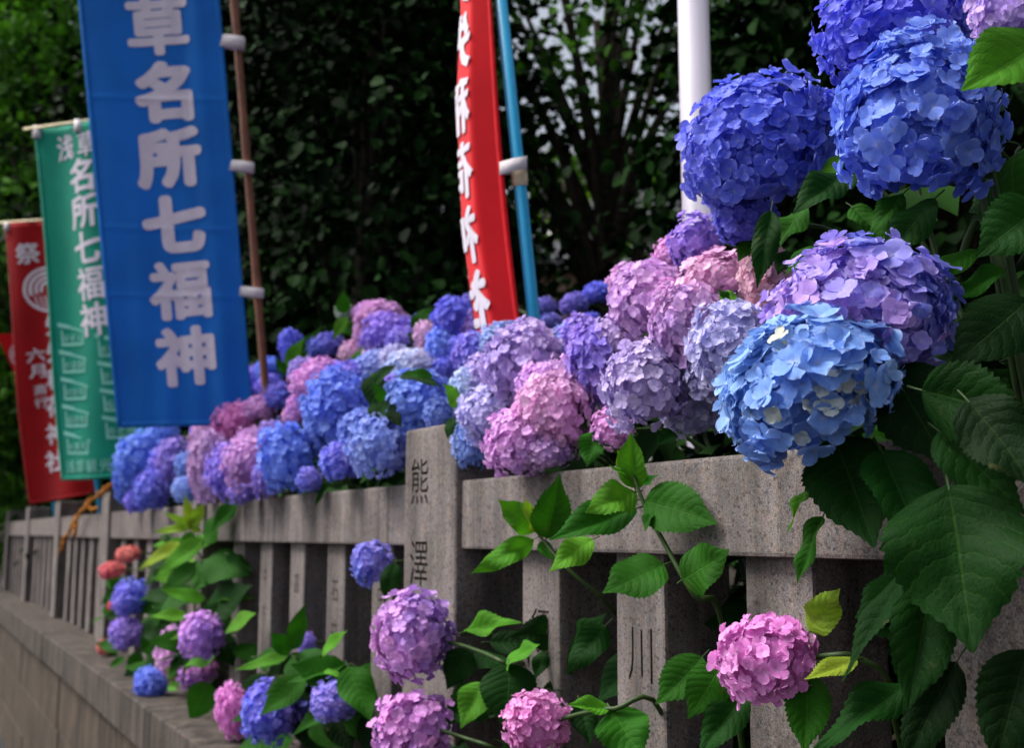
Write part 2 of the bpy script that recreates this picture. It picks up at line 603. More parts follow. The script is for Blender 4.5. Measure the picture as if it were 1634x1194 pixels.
def floret(nt, nw, rng, dot=True):
    VV, FF, PR = [], [], []
    for k in range(4):
        V, F, pr = petal(nt, nw, rng)
        a = k * PI / 2 + rng.uniform(-0.14, 0.14)
        til = rng.uniform(0.08, 0.52)
        c, s = math.cos(til), math.sin(til)
        V = np.stack([V[:, 0], V[:, 1] * c - V[:, 2] * s, V[:, 1] * s + V[:, 2] * c + (0.04 if k % 2 else 0)], 1) * rng.uniform(0.88, 1.1)
        c, s = math.cos(a), math.sin(a)
        V = np.stack([V[:, 0] * c - V[:, 1] * s, V[:, 0] * s + V[:, 1] * c, V[:, 2]], 1)
        b = len(VV)
        VV += V.tolist(); PR += pr
        FF += [tuple(i + b for i in f) for f in F]
    if dot:
        b = len(VV)
        VV += [(0.07, 0, 0.05), (0, 0.07, 0.05), (-0.07, 0, 0.05), (0, -0.07, 0.05), (0, 0, 0.13)]
        PR += [0.0] * 5
        FF += [(b, b + 1, b + 4), (b + 1, b + 2, b + 4), (b + 2, b + 3, b + 4), (b + 3, b, b + 4)]
    return np.array(VV), FF, PR

rng0 = random.Random(3)
FL_HI = [floret(5, 4, rng0) for _ in range(9)]
FL_LO = [floret(3, 2, rng0, False) for _ in range(6)]
FL_ME = []
for V, F, pr in FL_HI:
    FL_ME.append(mesh('floret', V, F, M_petal, True, {'pr': pr}))

def rot_to(d, spin):
    d = Vector(d).normalized()
    q = d.to_track_quat('Z', 'Y').to_matrix()
    return q @ Matrix.Rotation(spin, 3, 'Z')

def head_layout(n, fr, rng, low=2.45):
    """florets of a unit mophead: direction, matrix, mix factor"""
    out = []
    n, fr = int(n * 1.45), fr * 0.79
    g = Vector((rng.uniform(-1, 1), rng.uniform(-1, 1), rng.uniform(-0.3, 1))).normalized()
    lumps = [(Vector((rng.gauss(0, 1), rng.gauss(0, 1), rng.gauss(0.2, 1))).normalized(), rng.uniform(-0.15, 0.19)) for _ in range(8)]
    for i in range(n):
        z = 1 - (i + 0.5) / n * (1 - math.cos(low))
        r = math.sqrt(max(0, 1 - z * z))
        a = i * 2.399963
        d = Vector((r * math.cos(a), r * math.sin(a), z))
        d = (d + Vector((rng.gauss(0, 0.07), rng.gauss(0, 0.07), rng.gauss(0, 0.07)))).normalized()
        bulge = sum(am * max(0, d.dot(ld) - 0.5) / 0.5 for ld, am in lumps)
        rad = 0.90 + rng.uniform(-0.17, 0.10) + bulge
        nd = (d + Vector((rng.gauss(0, 0.27), rng.gauss(0, 0.27), rng.gauss(0, 0.27) + 0.10))).normalized()
        m = rot_to(nd, rng.uniform(0, 2 * PI)).to_4x4()
        sc = fr * 0.95 * rng.uniform(0.62, 1.25)
        M = Matrix.Translation(d * rad) @ m @ Matrix.Scale(sc, 4)
        mf = min(0.999, max(0.0, 0.5 + 0.45 * d.dot(g) + rng.gauss(0, 0.17)))
        out.append((d, M, mf))
        if i % 3 != 1:      # a second, deeper layer closes the gaps between the outer florets
            d2 = (d + Vector((rng.gauss(0, 0.12), rng.gauss(0, 0.12), rng.gauss(0, 0.12)))).normalized()
            M2 = Matrix.Translation(d2 * (rad - rng.uniform(0.10, 0.20))) @ rot_to(d2, rng.uniform(0, 6)).to_4x4() @ Matrix.Scale(fr * rng.uniform(0.85, 1.1), 4)
            out.append((d2, M2, mf))
    return out

def join_florets(items, lib, rng, core=0.70):
    VV, FF, PR, MF = [], [], [], []
    b = 0
    for d, M, mf in items:
        V, F, pr = lib[rng.randrange(len(lib))]
        A = np.array(M)
        W = V @ A[:3, :3].T + A[:3, 3]
        VV.append(W); FF += [tuple(i + b for i in f) for f in F]
        PR += pr; MF += [mf] * len(V)
        b += len(V)
    if core:
        n1, n2 = 8, 14
        cv = []
        for i in range(n1 + 1):
            th = PI * i / n1
            for j in range(n2):
                cv.append((core * math.sin(th) * math.cos(2 * PI * j / n2), core * math.sin(th) * math.sin(2 * PI * j / n2), core * math.cos(th)))
        for i in range(n1):
            for j in range(n2):
                FF.append((b + i * n2 + j, b + i * n2 + (j + 1) % n2, b + (i + 1) * n2 + (j + 1) % n2, b + (i + 1) * n2 + j))
        VV.append(np.array(cv)); PR += [0.7] * len(cv); MF += [0.4] * len(cv)
    return np.concatenate(VV), FF, {'pr': PR, 'mixf': MF}

rng1 = random.Random(21)
HEAD_LO = []
for q in range(8):
    V, F, at = join_florets(head_layout(165, 0.19, rng1), FL_LO, rng1)
    HEAD_LO.append(mesh('flower_head', V, F, M_petal, True, at))
HEAD_SMALL = []
for q in range(3):
    V, F, at = join_florets(head_layout(70, 0.28, rng1), FL_LO, rng1)
    HEAD_SMALL.append(mesh('flower_head', V, F, M_petal, True, at))

def leaf_me(nv, nu, serr, ratio, fold, curl, wave, seed, mat=None, petiole=True):
    rg = random.Random(seed)
    V, UV, F = [], [], []
    ph = rg.uniform(0, 6)
    side = rg.uniform(-0.08, 0.08)
    for i in range(nv + 1):
        v = i / nv
        h = ratio / 2 * (math.sin(PI * min(1, v ** 0.74)) ** 0.82) * (1 - 0.18 * v) * (1 - 0.55 * max(0, (v - 0.72) / 0.28) ** 0.8 * (1 if v < 1 else 0)) + 0.003
        for j in range(-nu, nu + 1):
            s = j / nu
            x, yv = s * h, v - 0.05 * abs(s) * (1 - v) * 0.4
            if abs(j) == nu and serr:
                if i % 2: x *= 1 + 0.5 * serr; yv += serr * 0.16
                else: x *= 1 - 0.4 * serr
            z = fold * abs(s) * h - curl * v * v + wave * math.sin(v * 9 + ph + (2 if s > 0 else 0)) * abs(s) * h
            z -= 0.35 * abs(s) ** 2.4 * h * (0.3 + fold)
            V.append((x + side * v * v, yv, z)); UV.append((0.5 + s / 2, v))
    w = 2 * nu + 1
    for i in range(nv):
        for j in range(2 * nu):
            a = i * w + j
            F.append((a, a + 1, a + w + 1, a + w))
    nf = len(F)
    if petiole:
        pv, pf = tube_vf([Vector((0, 0.02, -0.006)), Vector((0, -0.07, -0.012)), Vector((0, -0.17, -0.045))], [0.012, 0.013, 0.016], 5, False)
        b = len(V)
        V += [tuple(p) for p in pv]; UV += [(0.5, 0.1)] * len(pv)
        F += [tuple(i + b for i in f) for f in pf]
    me = mesh('leaf', V, F, [mat or M_leaf, M_stem], True, uv=UV)
    for p in me.polygons[nf:]: p.material_index = 1
    return me

_lr = random.Random(8)
LEAF_HI = [leaf_me(34, 5, _lr.uniform(0.06, 0.12), 0.78, _lr.uniform(0.1, 0.6), _lr.uniform(-0.08, 0.24), _lr.uniform(0.08, 0.30), sd) for sd in range(12)]
LEAF_LO = [leaf_me(12, 2, 0.0, 0.74, rg_f, rg_c, rg_w, sd + 50) for sd, (rg_f, rg_c, rg_w) in enumerate([(0.3, 0.12, 0.12), (0.45, 0.2, 0.1), (0.2, 0.06, 0.2), (0.35, -0.05, 0.1)])]

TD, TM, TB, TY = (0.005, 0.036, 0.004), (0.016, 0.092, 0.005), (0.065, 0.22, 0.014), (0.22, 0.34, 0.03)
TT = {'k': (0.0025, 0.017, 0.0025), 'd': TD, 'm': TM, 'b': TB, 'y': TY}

def put_leaf(parent, B, T, wr=0.75, tint='m', roll=0.0, face=0.55, hi=True, var=None, me=None):
    """leaf from its base point to its tip; its upper side turned part towards the street and part to the sky"""
    Y = (T - B)
    L = Y.length
    Y.normalize()
    view = (CAM - B).normalized()
    n = view * face + Vector((0, 0, 1)) * (1 - face)
    n = n - Y * n.dot(Y)
    if n.length < 0.05: n = Vector((0, 0, 1)) - Y * Y.z
    n.normalize()
    n = Matrix.Rotation(math.radians(roll), 3, Y) @ n
    X = Y.cross(n).normalized()
    lib = LEAF_HI if hi else LEAF_LO
    me = me or lib[(R.randrange(len(lib)) if var is None else var) % len(lib)]
    base_r = 0.78 if hi else 0.74
    S = Matrix((X * (L * wr / base_r), Y * L, n * L)).transposed().to_4x4()
    o = obj('leaf', me, parent, Matrix.Translation(B) @ S)
    c = TT[tint] if isinstance(tint, str) else tint
    j = R.uniform(0.85, 1.18)
    o['tint'] = [c[0] * j * R.uniform(0.9, 1.15), c[1] * j, c[2] * j]
    return o

C = dict(
    BL=((92, 122, 240), (116, 148, 246)), SK=((94, 128, 250), (128, 160, 250)), DB=((84, 100, 228), (112, 112, 230)),
    VB=((100, 120, 236), (150, 132, 228)), VI=((136, 120, 224), (170, 138, 226)), LI=((178, 154, 230), (206, 178, 230)),
    LP=((200, 154, 224), (226, 172, 226)), PK=((222, 124, 206), (236, 162, 222)), PP=((220, 166, 220), (240, 198, 228)),
    PB=((170, 190, 242), (208, 206, 240)), LB=((124, 156, 248), (158, 174, 244)), PU=((172, 122, 218), (220, 150, 220)),
    RD=((212, 74, 108), (224, 124, 112)), DP=((180, 136, 200), (208, 156, 202)), GL=((176, 170, 226), (202, 192, 234)),
    PE=((230, 168, 196), (242, 196, 206)), S6=((110, 154, 252), (148, 186, 252)), B1=((82, 108, 238), (112, 122, 234)), BP=((108, 126, 242), (184, 142, 228)), GB=((128, 160, 80), (186, 184, 200)),
    SV=((92, 98, 200), (128, 108, 208)))
def lift(c):
    return tuple(min(0.93, v * 1.12 + 0.028) for v in srgb(*c))
C = {k: (lift(a), lift(b)) for k, (a, b) in C.items()}

PLANTS = {}
def plant(key, base, label, group=None, name='hydrangea_bush', cat='hydrangea'):
    p = thing(name, base, label, cat, group)
    PLANTS[key] = dict(o=p, base=Vector(base), heads=[], budget=[])
    return p

def head(key, px, py, rx, ry, X, col, lod='lo', tilt=0.0, n=150, fr=0.23, sq=1.0, stem=True):
    P = PLANTS[key]
    c = atX(px, py, X)
    d = depth(c)
    if lod == 'lo': rx, ry = rx * 1.06, ry * 1.06
    sx, sz = rx / FPX * d, ry / FPX * d
    tocam = (CAM - c).normalized()
    # the head's own axis leans out to the street a little; width along the view's right, height along its up
    zax = (Vector((0, 0, 1)) + Vector((-0.25, -0.1, 0))).normalized()
    zax = Matrix.Rotation(math.radians(tilt), 3, tocam) @ zax
    xax = RT - zax * RT.dot(zax); xax.normalize()
    yax = zax.cross(xax)
    spin = Matrix.Rotation(R.uniform(0, 2 * PI), 3, 'Z')
    rot = Matrix((xax, yax, zax)).transposed()
    M = Matrix.Translation(c) @ rot.to_4x4() @ Matrix.Diagonal((sx * 0.98, (sx + sz) / 2 * 0.98, sz * 0.98, 1)) @ spin.to_4x4()
    ta, tb = C[col]
    j = [R.uniform(0.93, 1.07) for _ in range(3)]
    ta = [min(1, a * q) for a, q in zip(ta, j)]; tb = [min(1, a * q) for a, q in zip(tb, j)]
    if lod == 'hi':
        rg = random.Random(int(px * 7 + py))
        lay = head_layout(n, fr, rg)
        h = dict(o=None, px=px, M=M, lay=lay, ta=ta, tb=tb, c=c, d=d, rg=rg)
        P['budget'].append(h)
    else:
        lib = HEAD_SMALL if lod == 'small' else HEAD_LO
        o = obj('flower_head', lib[R.randrange(len(lib))], P['o'], M)
        o['tint_a'] = ta; o['tint_b'] = tb
    if stem:
        b = P['base'] + Vector((R.uniform(-0.06, 0.06), R.uniform(-0.15, 0.15), 0))
        pts = bez(c, c + Vector((0.24, 0, 0.03)), Vector((max(b.x, 0.3), (c.y + b.y) / 2, c.z)), b, 8)
        V, F = tube_vf(pts, [0.0035 + 0.003 * i / 8 for i in range(9)], 6, False)
        obj('stem', mesh('stem', V, F, M_stem, True), P['o'])
    P['heads'].append(c)
    return c, max(sx, sz)

def finish_heads(key, limit=295):
    """camera-side florets, largest first, become objects of their own; the rest of each head is one mesh"""
    P = PLANTS[key]
    cand = []
    for hi, h in enumerate(P['budget']):
        for fi, (d, Mf, mf) in enumerate(h['lay']):
            w = h['M'] @ Mf
            n = (w.to_3x3() @ Vector((0, 0, 1))).normalized()
            p = w.translation
            facing = (CAM - p).normalized().dot(n)
            out = (CAM - h['c']).normalized().dot((p - h['c']).normalized())
            if facing > 0.0 and out > 0.05:
                cand.append((w.to_scale().x / depth(p) * (0.5 + out), hi, fi))
    cand.sort(reverse=True)
    single = set((a, b) for _, a, b in cand[:limit])
    for hi, h in enumerate(P['budget']):
        rest = [it for fi, it in enumerate(h['lay']) if (hi, fi) not in single]
        V, F, at = join_florets(rest, FL_HI, h['rg'], 0.72)
        core = obj('flower_head', mesh('flower_head', V, F, M_petal, True, at), P['o'], h['M'])
        core['tint_a'] = h['ta']; core['tint_b'] = h['tb']
        for fi, (d, Mf, mf) in enumerate(h['lay']):
            if (hi, fi) in single:
                o = obj('floret', FL_ME[h['rg'].randrange(len(FL_ME))], core, h['M'] @ Mf)
                o['tint_a'] = h['ta']; o['tint_b'] = h['tb']; o['mixo'] = mf
                if h['px'] == 1288 and h['rg'].random() < 0.20:
                    o['tint_a'] = [0.55, 0.62, 0.62]; o['tint_b'] = [0.66, 0.68, 0.52]
                    o.matrix_basis = h['M'] @ Mf @ Matrix.Scale(0.62, 4)

def fill_leaves(key, n, x0, x1, y0, y1, z0, z1, smin=0.08, smax=0.15, single=False, tint=('k', 'd', 'd', 'm'), seed=1):
    """leaves of the bush's inside, behind and below the flower heads"""
    P = PLANTS[key]
    rg = random.Random(seed)
    VV, FF, MF = [], [], []
    src = LEAF_LO[0]
    b = 0
    tv, tf, _ = None, None, None
    for i in range(n):
        p = Vector((rg.uniform(x0, x1), rg.uniform(y0, y1), rg.uniform(z0, z1)))
        dirv = Vector((rg.uniform(-1, 0.5), rg.uniform(-1, 1), rg.uniform(-0.9, 0.25))).normalized()
        L = rg.uniform(smin, smax)
        if single:
            o = put_leaf(P['o'], p, p + dirv * L, rg.uniform(0.6, 0.8), rg.choice(tint), rg.uniform(-40, 40), rg.uniform(0.1, 0.6), True)
            continue
        nrm = Vector((rg.uniform(-0.8, 0.2), rg.uniform(-0.6, 0.4), 1)).normalized()
        nrm = (nrm - dirv * nrm.dot(dirv)).normalized()
        xx = dirv.cross(nrm)
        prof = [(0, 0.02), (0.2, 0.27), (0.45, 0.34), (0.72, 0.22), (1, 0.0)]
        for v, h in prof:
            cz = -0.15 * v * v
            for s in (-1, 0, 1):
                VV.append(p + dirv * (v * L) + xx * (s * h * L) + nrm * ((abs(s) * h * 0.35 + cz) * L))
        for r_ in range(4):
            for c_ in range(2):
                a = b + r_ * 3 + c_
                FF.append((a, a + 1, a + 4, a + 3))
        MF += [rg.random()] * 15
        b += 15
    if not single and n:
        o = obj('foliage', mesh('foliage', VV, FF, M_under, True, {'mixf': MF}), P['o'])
        tag(o, kind='stuff')

def stalk(key, pts, r0=0.004, r1=0.005, mat=None, name='stem'):
    P = PLANTS[key]
    q = [Vector(p) for p in pts]
    # smooth through the points
    out = []
    for i in range(len(q) - 1):
        p0, p1, p2, p3 = q[max(0, i - 1)], q[i], q[i + 1], q[min(len(q) - 1, i + 2)]
        for s in range(5):
            t = s / 5
            out.append(0.5 * ((2 * p1) + (p2 - p0) * t + (2 * p0 - 5 * p1 + 4 * p2 - p3) * t * t + (3 * p1 - p0 - 3 * p2 + p3) * t ** 3))
    out.append(q[-1])
    V, F = tube_vf(out, [r0 + (r1 - r0) * i / (len(out) - 1) for i in range(len(out))], 7, False)
    obj(name, mesh(name, V, F, mat or M_stem, True), P['o'])

G_BED = 'hydrangea bushes behind the stone fence'
G_LOW = 'hydrangeas growing out through the stone fence'
plant('R', (0.36, 1.05, SOIL), 'tall hydrangea bush with large vivid blue heads and broad dark leaves beside the white pole', G_BED)
plant('L', (0.34, 1.62, SOIL), 'hydrangea bush with pale pink and lilac heads between the white pole and the rail', G_BED)
plant('P', (0.36, 2.25, SOIL), 'hydrangea bush with pale lilac and pink heads spilling over the rail below the red banner', G_BED)
plant('B', (0.38, 3.05, SOIL), 'hydrangea bush with bright sky blue heads behind the engraved post', G_BED)
plant('Q', (0.75, 3.6, SOIL), 'hydrangea bush with deep blue and pink heads at the foot of the red banner', G_BED)
plant('M', (0.36, 4.3, SOIL), 'hydrangea bush with mixed pink, purple and blue heads at the foot of the bamboo pole', G_BED)
plant('F', (0.40, 6.0, SOIL), 'hydrangea bush with violet blue heads overhanging the rail under the blue banner', G_BED)
plant('V', (1.15, 3.0, SOIL), 'small deep violet hydrangea bush in the shade behind the blue plastic pole', G_BED)
plant('A', (0.28, 5.55, SOIL), 'hydrangea with yellow green shoot and purple, blue and red heads growing through the fence', G_LOW)
plant('D2', (0.28, 4.05, SOIL), 'hydrangea with blue heads and one pink head resting on the coping', G_LOW)
plant('Cc', (0.28, 2.45, SOIL), 'hydrangea with two large pink violet heads in front of the engraved post', G_LOW)
plant('S', (0.28, 1.70, SOIL), 'leafy bright green hydrangea shoot without flowers lying over the granite rail', G_LOW)
plant('D', (0.28, 1.25, SOIL), 'hydrangea with a single round pink head in front of a granite picket', G_LOW)

# --- near blue bush
for a in [(1203, 232, 128, 122, 0.12, 'B1', 'hi', 8, 205, 0.20), (1312, 182, 36, 42, 0.22, 'B1', 'hi', 0, 60, 0.3), (1190, 352, 52, 46, 0.16, 'DB', 'hi', 0, 70, 0.3),
          (1458, 195, 132, 138, 0.07, 'BL', 'hi', -10, 180, 0.225), (1440, 48, 118, 96, 0.16, 'DB', 'hi', 0, 190, 0.205), (1608, 16, 58, 60, 0.0, 'LI', 'hi', 0, 80, 0.3),
          (1383, 498, 142, 112, -0.02, 'BP', 'hi', -14, 150, 0.25), (1288, 622, 146, 116, -0.13, 'S6', 'hi', 12, 125, 0.29)]:
    head('R', *a)
finish_heads('R')
# --- pink and lilac bush
for a in [(1110, 388, 46, 42, 0.22, 'VI', 'hi', 0, 90, 0.28), (1035, 484, 64, 68, 0.15, 'LP', 'hi', 10, 130, 0.24), (1142, 438, 58, 42, 0.18, 'PP', 'hi', 0, 100, 0.27),
          (1226, 458, 46, 62, 0.22, 'PE', 'hi', 0, 100, 0.27), (1100, 522, 64, 76, 0.08, 'LP', 'hi', 0, 140, 0.23), (1176, 562, 66, 82, 0.03, 'GL', 'hi', 10, 140, 0.23),
          (1034, 616, 70, 74, 0.02, 'LI', 'hi', 0, 140, 0.23), (950, 592, 50, 76, 0.10, 'VI', 'hi', 0, 120, 0.24), (978, 688, 34, 32, 0.06, 'LP', 'hi', 0, 70, 0.3),
          (1108, 655, 58, 52, 0.14, 'GL', 'lo'), (1066, 440, 42, 32, 0.32, 'LP', 'lo')]:
    head('L', *a)
for a in [(985, 545, 42, 46, 0.13, 'LI'), (1070, 582, 40, 40, 0.07, 'LI'), (1138, 602, 46, 46, 0.10, 'GL'), (1004, 452, 38, 36, 0.22, 'LP'), (930, 545, 36, 40, 0.2, 'VI'), (1080, 482, 40, 40, 0.15, 'LP'), (1152, 505, 38, 38, 0.16, 'LI'), (1075, 405, 34, 30, 0.3, 'LP')]:
    head('L', *a)
finish_heads('L')
# --- pale bush
for a in [(835, 585, 66, 70, 0.08, 'LI', 'hi', 0, 170, 0.21), (803, 543, 46, 32, 0.2, 'LB', 'lo'), (912, 552, 38, 38, 0.24, 'LB', 'lo'), (757, 572, 34, 42, 0.15, 'VB', 'lo'),
          (750, 625, 34, 44, 0.08, 'PB', 'lo'), (783, 670, 48, 50, 0.03, 'GL', 'hi', 0, 150, 0.21), (747, 710, 28, 46, 0.02, 'LB', 'lo'),
          (884, 662, 52, 72, 0.02, 'PP', 'hi', -20, 160, 0.21), (828, 712, 56, 58, -0.03, 'LP', 'hi', -10, 160, 0.21)]:
    head('P', *a)
for a in [(865, 622, 42, 46, 0.05, 'LP'), (802, 640, 38, 38, 0.06, 'GL'), (908, 625, 38, 52, 0.06, 'LP'), (856, 690, 46, 48, 0.0, 'LP'), (872, 722, 44, 36, 0.0, 'LP'), (772, 602, 34, 38, 0.1, 'LI')]:
    head('P', *a)
finish_heads('P')
# --- sky blue bush
for a in [(538, 655, 56, 66, 0.05, 'SK', 'hi', 0, 170, 0.2), (578, 690, 40, 42, 0.02, 'SK', 'hi', 0, 130, 0.22), (668, 645, 54, 54, 0.08, 'SK', 'hi', 0, 170, 0.2), (632, 626, 30, 30, 0.16, 'VB', 'lo'),
          (604, 712, 42, 54, -0.03, 'LB', 'hi', 0, 160, 0.2), (646, 714, 30, 46, 0.05, 'VB', 'lo'), (540, 740, 30, 34, -0.05, 'VB', 'lo'),
          (548, 606, 40, 30, 0.15, 'VB', 'lo'), (600, 588, 36, 30, 0.25, 'LB', 'lo'), (655, 582, 42, 27, 0.25, 'PB', 'lo'), (628, 572, 26, 22, .28, 'GL', 'lo')]:
    head('B', *a)
for a in [(514, 690, 32, 44, 0.04, 'SK'), (656, 690, 36, 40, 0.06, 'SK'), (700, 662, 24, 28, 0.06, 'SK'), (562, 728, 28, 30, 0.03, 'VB'), (512, 628, 30, 30, 0.12, 'BL')]:
    head('B', *a)
finish_heads('B', 290)
# --- deep blue and pink bush
for a in [(724, 512, 36, 42, 0.40, 'DB'), (706, 560, 28, 36, 0.36, 'BL'), (756, 530, 24, 34, 0.45, 'VI'), (606, 508, 42, 28, 0.50, 'LP'), (622, 530, 44, 34, 0.42, 'VI'),
          (682, 540, 22, 30, 0.42, 'PP'), (562, 562, 22, 20, 0.42, 'PP'), (596, 570, 20, 16, 0.40, 'PP'), (668, 522, 14, 20, 0.5, 'BL'), (712, 590, 24, 22, 0.34, 'DB')]:
    head('Q', *a)
head('Q', 548, 497, 15, 15, 0.45, 'GB', 'small')
# --- mixed bush
for a in [(460, 733, 50, 62, -0.06, 'BL'), (397, 742, 38, 44, -0.08, 'LP'), (366, 756, 30, 50, -0.06, 'VI'), (424, 768, 22, 34, -0.05, 'VI'), (340, 745, 32, 60, -0.06, 'DP'),
          (379, 674, 36, 33, 0.08, 'PK'), (416, 652, 27, 22, 0.15, 'LP'), (446, 632, 25, 23, 0.2, 'VB'), (466, 664, 18, 18, 0.1, 'LP'), (504, 612, 44, 40, 0.1, 'PU'),
          (488, 596, 30, 26, 0.16, 'VI'), (430, 592, 22, 24, 0.32, 'BL'), (408, 606, 16, 24, 0.3, 'VB'), (518, 552, 34, 22, 0.35, 'VB'), (466, 552, 20, 28, 0.35, 'DB'),
          (494, 766, 20, 22, -0.05, 'VB'), (500, 640, 28, 28, 0.1, 'VI')]:
    head('M', *a)
for a in [(435, 700, 26, 30, 0.05, 'VI'), (330, 704, 24, 30, 0.05, 'DP'), (318, 768, 16, 38, -0.06, 'DP'), (388, 786, 24, 22, -0.06, 'VI'), (402, 706, 24, 24, 0.06, 'LP'), (482, 652, 24, 28, 0.12, 'PU'), (428, 616, 22, 18, 0.22, 'VB'), (356, 702, 22, 22, 0.06, 'LP')]:
    head('M', *a)
# --- far bush under the blue banner
for a in [(226, 738, 40, 46, -0.06, 'BL'), (240, 786, 28, 36, -0.09, 'VB'), (205, 770, 20, 42, -0.06, 'BL'), (280, 736, 30, 40, 0.03, 'VI'), (303, 748, 18, 25, 0.0, 'LB'),
          (295, 784, 20, 23, -0.07, 'LB'), (258, 696, 28, 24, 0.1, 'BL'), (330, 692, 24, 20, 0.1, 'VI'), (208, 690, 24, 12, 0.12, 'RD'), (197, 706, 14, 14, 0.08, 'RD'), (188, 756, 8, 12, 0.02, 'RD')]:
    head('F', *a)
for a in [(262, 748, 24, 34, 0.02, 'VB'), (216, 802, 18, 22, -0.08, 'VB'), (240, 708, 24, 18, 0.08, 'BL')]:
    head('F', *a)
for a in [(640, 545, 28, 24, 0.4, 'VI'), (586, 530, 24, 22, 0.45, 'LP'), (736, 560, 22, 26, 0.4, 'DB'), (590, 496, 26, 16, 0.5, 'LP')]:
    head('Q', *a)
# --- shaded violet bush
for a in [(868, 492, 20, 18, 0.9, 'SV'), (915, 486, 24, 20, 0.9, 'SV'), (955, 468, 30, 20, 1.0, 'DB'), (992, 456, 24, 14, 1.1, 'SV'), (880, 515, 20, 14, 0.75, 'SV'), (940, 512, 16, 12, 0.8, 'DB'), (752, 485, 16, 18, 1.1, 'SV')]:
    head('V', *a)
# --- heads growing out through the fence
for a in [(320, 1018, 38, 40, -0.12, 'PU'), (284, 1046, 33, 42, -0.06, 'LP'), (314, 1076, 32, 24, -0.03, 'PU'), (206, 958, 27, 30, -0.12, 'VB'), (204, 1012, 29, 30, -0.12, 'VI'),
          (240, 1093, 25, 28, -0.16, 'BL'), (204, 886, 21, 14, -0.08, 'RD'), (178, 912, 22, 15, -0.10, 'RD'), (165, 1035, 12, 14, -0.10, 'RD'), (178, 968, 7, 8, -0.05, 'RD')]:
    head('A', *a)
for a in [(374, 1140, 27, 47, -0.12, 'PK'), (430, 1138, 46, 56, -0.13, 'VB'), (535, 1122, 38, 34, -0.08, 'VB'), (488, 1118, 40, 34, -0.01, 'SV'), (488, 1030, 14, 20, -0.02, 'VI')]:
    head('D2', *a)
for a in [(593, 901, 31, 34, -0.06, 'VB', 'hi', 0, 80, 0.28), (663, 1020, 64, 78, -0.12, 'PU', 'hi', 6, 150, 0.22), (663, 1160, 70, 60, -0.14, 'PU', 'hi', 0, 150, 0.23), (857, 1156, 54, 56, -0.10, 'PK', 'hi', 0, 140, 0.23)]:
    head('Cc', *a)
finish_heads('Cc')
head('D', 1222, 1052, 80, 82, -0.10, 'PK', 'hi', 4, 115, 0.28, stem=False)
finish_heads('D', 120)
stalk('D', [atX(1258, 1056, -0.06), atX(1330, 1046, -0.05), atX(1366, 1050, -0.03), atX(1420, 1090, 0.02), atX(1440, 1200, 0.15), Vector((0.26, 1.2, SOIL))])

# --- leaves, each with its base and tip
def leaves(key, X, rows, hi=True):
    for r in rows:
        b, t, w, c = r[:4]
        roll = r[4] if len(r) > 4 else 0
        face = r[5] if len(r) > 5 else 0.6
        xb = X + (r[6] if len(r) > 6 else 0)
        dt = (r[7] - (r[6] if len(r) > 6 else 0)) if len(r) > 7 else -0.03
        B = atX(b[0], b[1], xb)
        lat = math.hypot(t[0] - b[0], t[1] - b[1]) / FPX * depth(B)
        dT = max(min(depth(B) + dt, depth(atX(t[0], t[1], xb - 0.03))), depth(B) - 0.75 * lat)
        put_leaf(PLANTS[key]['o'], B, atD(t[0], t[1], dT), w, c, roll, face, hi)

leaves('R', -0.08, [
    ((1335, 706), (1398, 880), 0.74, 'd', 0, 0.8), ((1408, 722), (1482, 902), 0.62, 'd', -25, 0.75), ((1514, 778), (1557, 1045), 0.86, 'd', 8, 0.85),
    ((1474, 624), (1672, 668), 0.66, 'd', 20, 0.85), ((1425, 590), (1502, 742), 0.80, 'k', 0, 0.75, 0.05), ((1486, 925), (1448, 1138), 0.52, 'd', -10, 0.8),
    ((1448, 912), (1352, 1094), 0.30, 'd', 40, 0.6), ((1470, 905), (1368, 985), 0.55, 'd', 10, 0.6, 0.05), ((1450, 1092), (1290, 1206), 0.34, 'd', 10, 0.6, 0.06),
    ((1525, 1060), (1432, 1230), 0.45, 'k', 0, 0.7, 0.06), ((1312, 826), (1276, 936), 0.36, 'm', 30, 0.6, 0.0), ((1288, 778), (1257, 852), 0.30, 'b', 50, 0.5, 0.0),
    ((1545, 640), (1660, 770), 0.62, 'k', 0, 0.8, 0.0), ((1500, 690), (1630, 806), 0.55, 'd', 0, 0.75, 0.02), ((1640, 1040), (1580, 1230), 0.6, 'k', 0, 0.7, 0.05), ((1470, 880), (1420, 960), 0.7, 'd', 0, 0.6, 0.06)])  # first two on this line are added, standing in for shade on the rail
leaves('R', 0.0, [
    ((1668, 62), (1532, 152), 0.70, 'b', 0, 0.7), ((1348, 280), (1262, 332), 0.56, 'd', 0, 0.6, 0.08, 0.04), ((1230, 338), (1212, 458), 0.36, 'd', 0, 0.7, 0.0),
    ((1284, 328), (1228, 402), 0.5, 'm', 20, 0.6, 0.06, 0.03), ((1490, 318), (1396, 425), 0.45, 'd', 0, 0.6, 0.06, 0.06), ((1660, 330), (1560, 400), 0.9, 'd', 0, 0.8, 0.05, 0.05),
    ((1440, 310), (1385, 380), 0.5, 'm', 0, 0.5, 0.1, 0.1), ((1560, 400), (1470, 440), 0.45, 'm', 0, 0.5, 0.12, 0.1), ((1600, 430), (1520, 480), 0.5, 'm', 0, 0.5, 0.15, 0.13),
    ((1640, 480), (1530, 575), 0.7, 'k', 0, 0.8, 0.1, 0.06), ((1360, 330), (1420, 390), 0.5, 'm', 0, 0.5, 0.15, 0.12), ((1300, 395), (1250, 430), 0.6, 'm', 0, 0.5, 0.1, 0.1),
    ((1340, 250), (1310, 300), 0.6, 'b', 0, 0.4, 0.18, 0.16)])
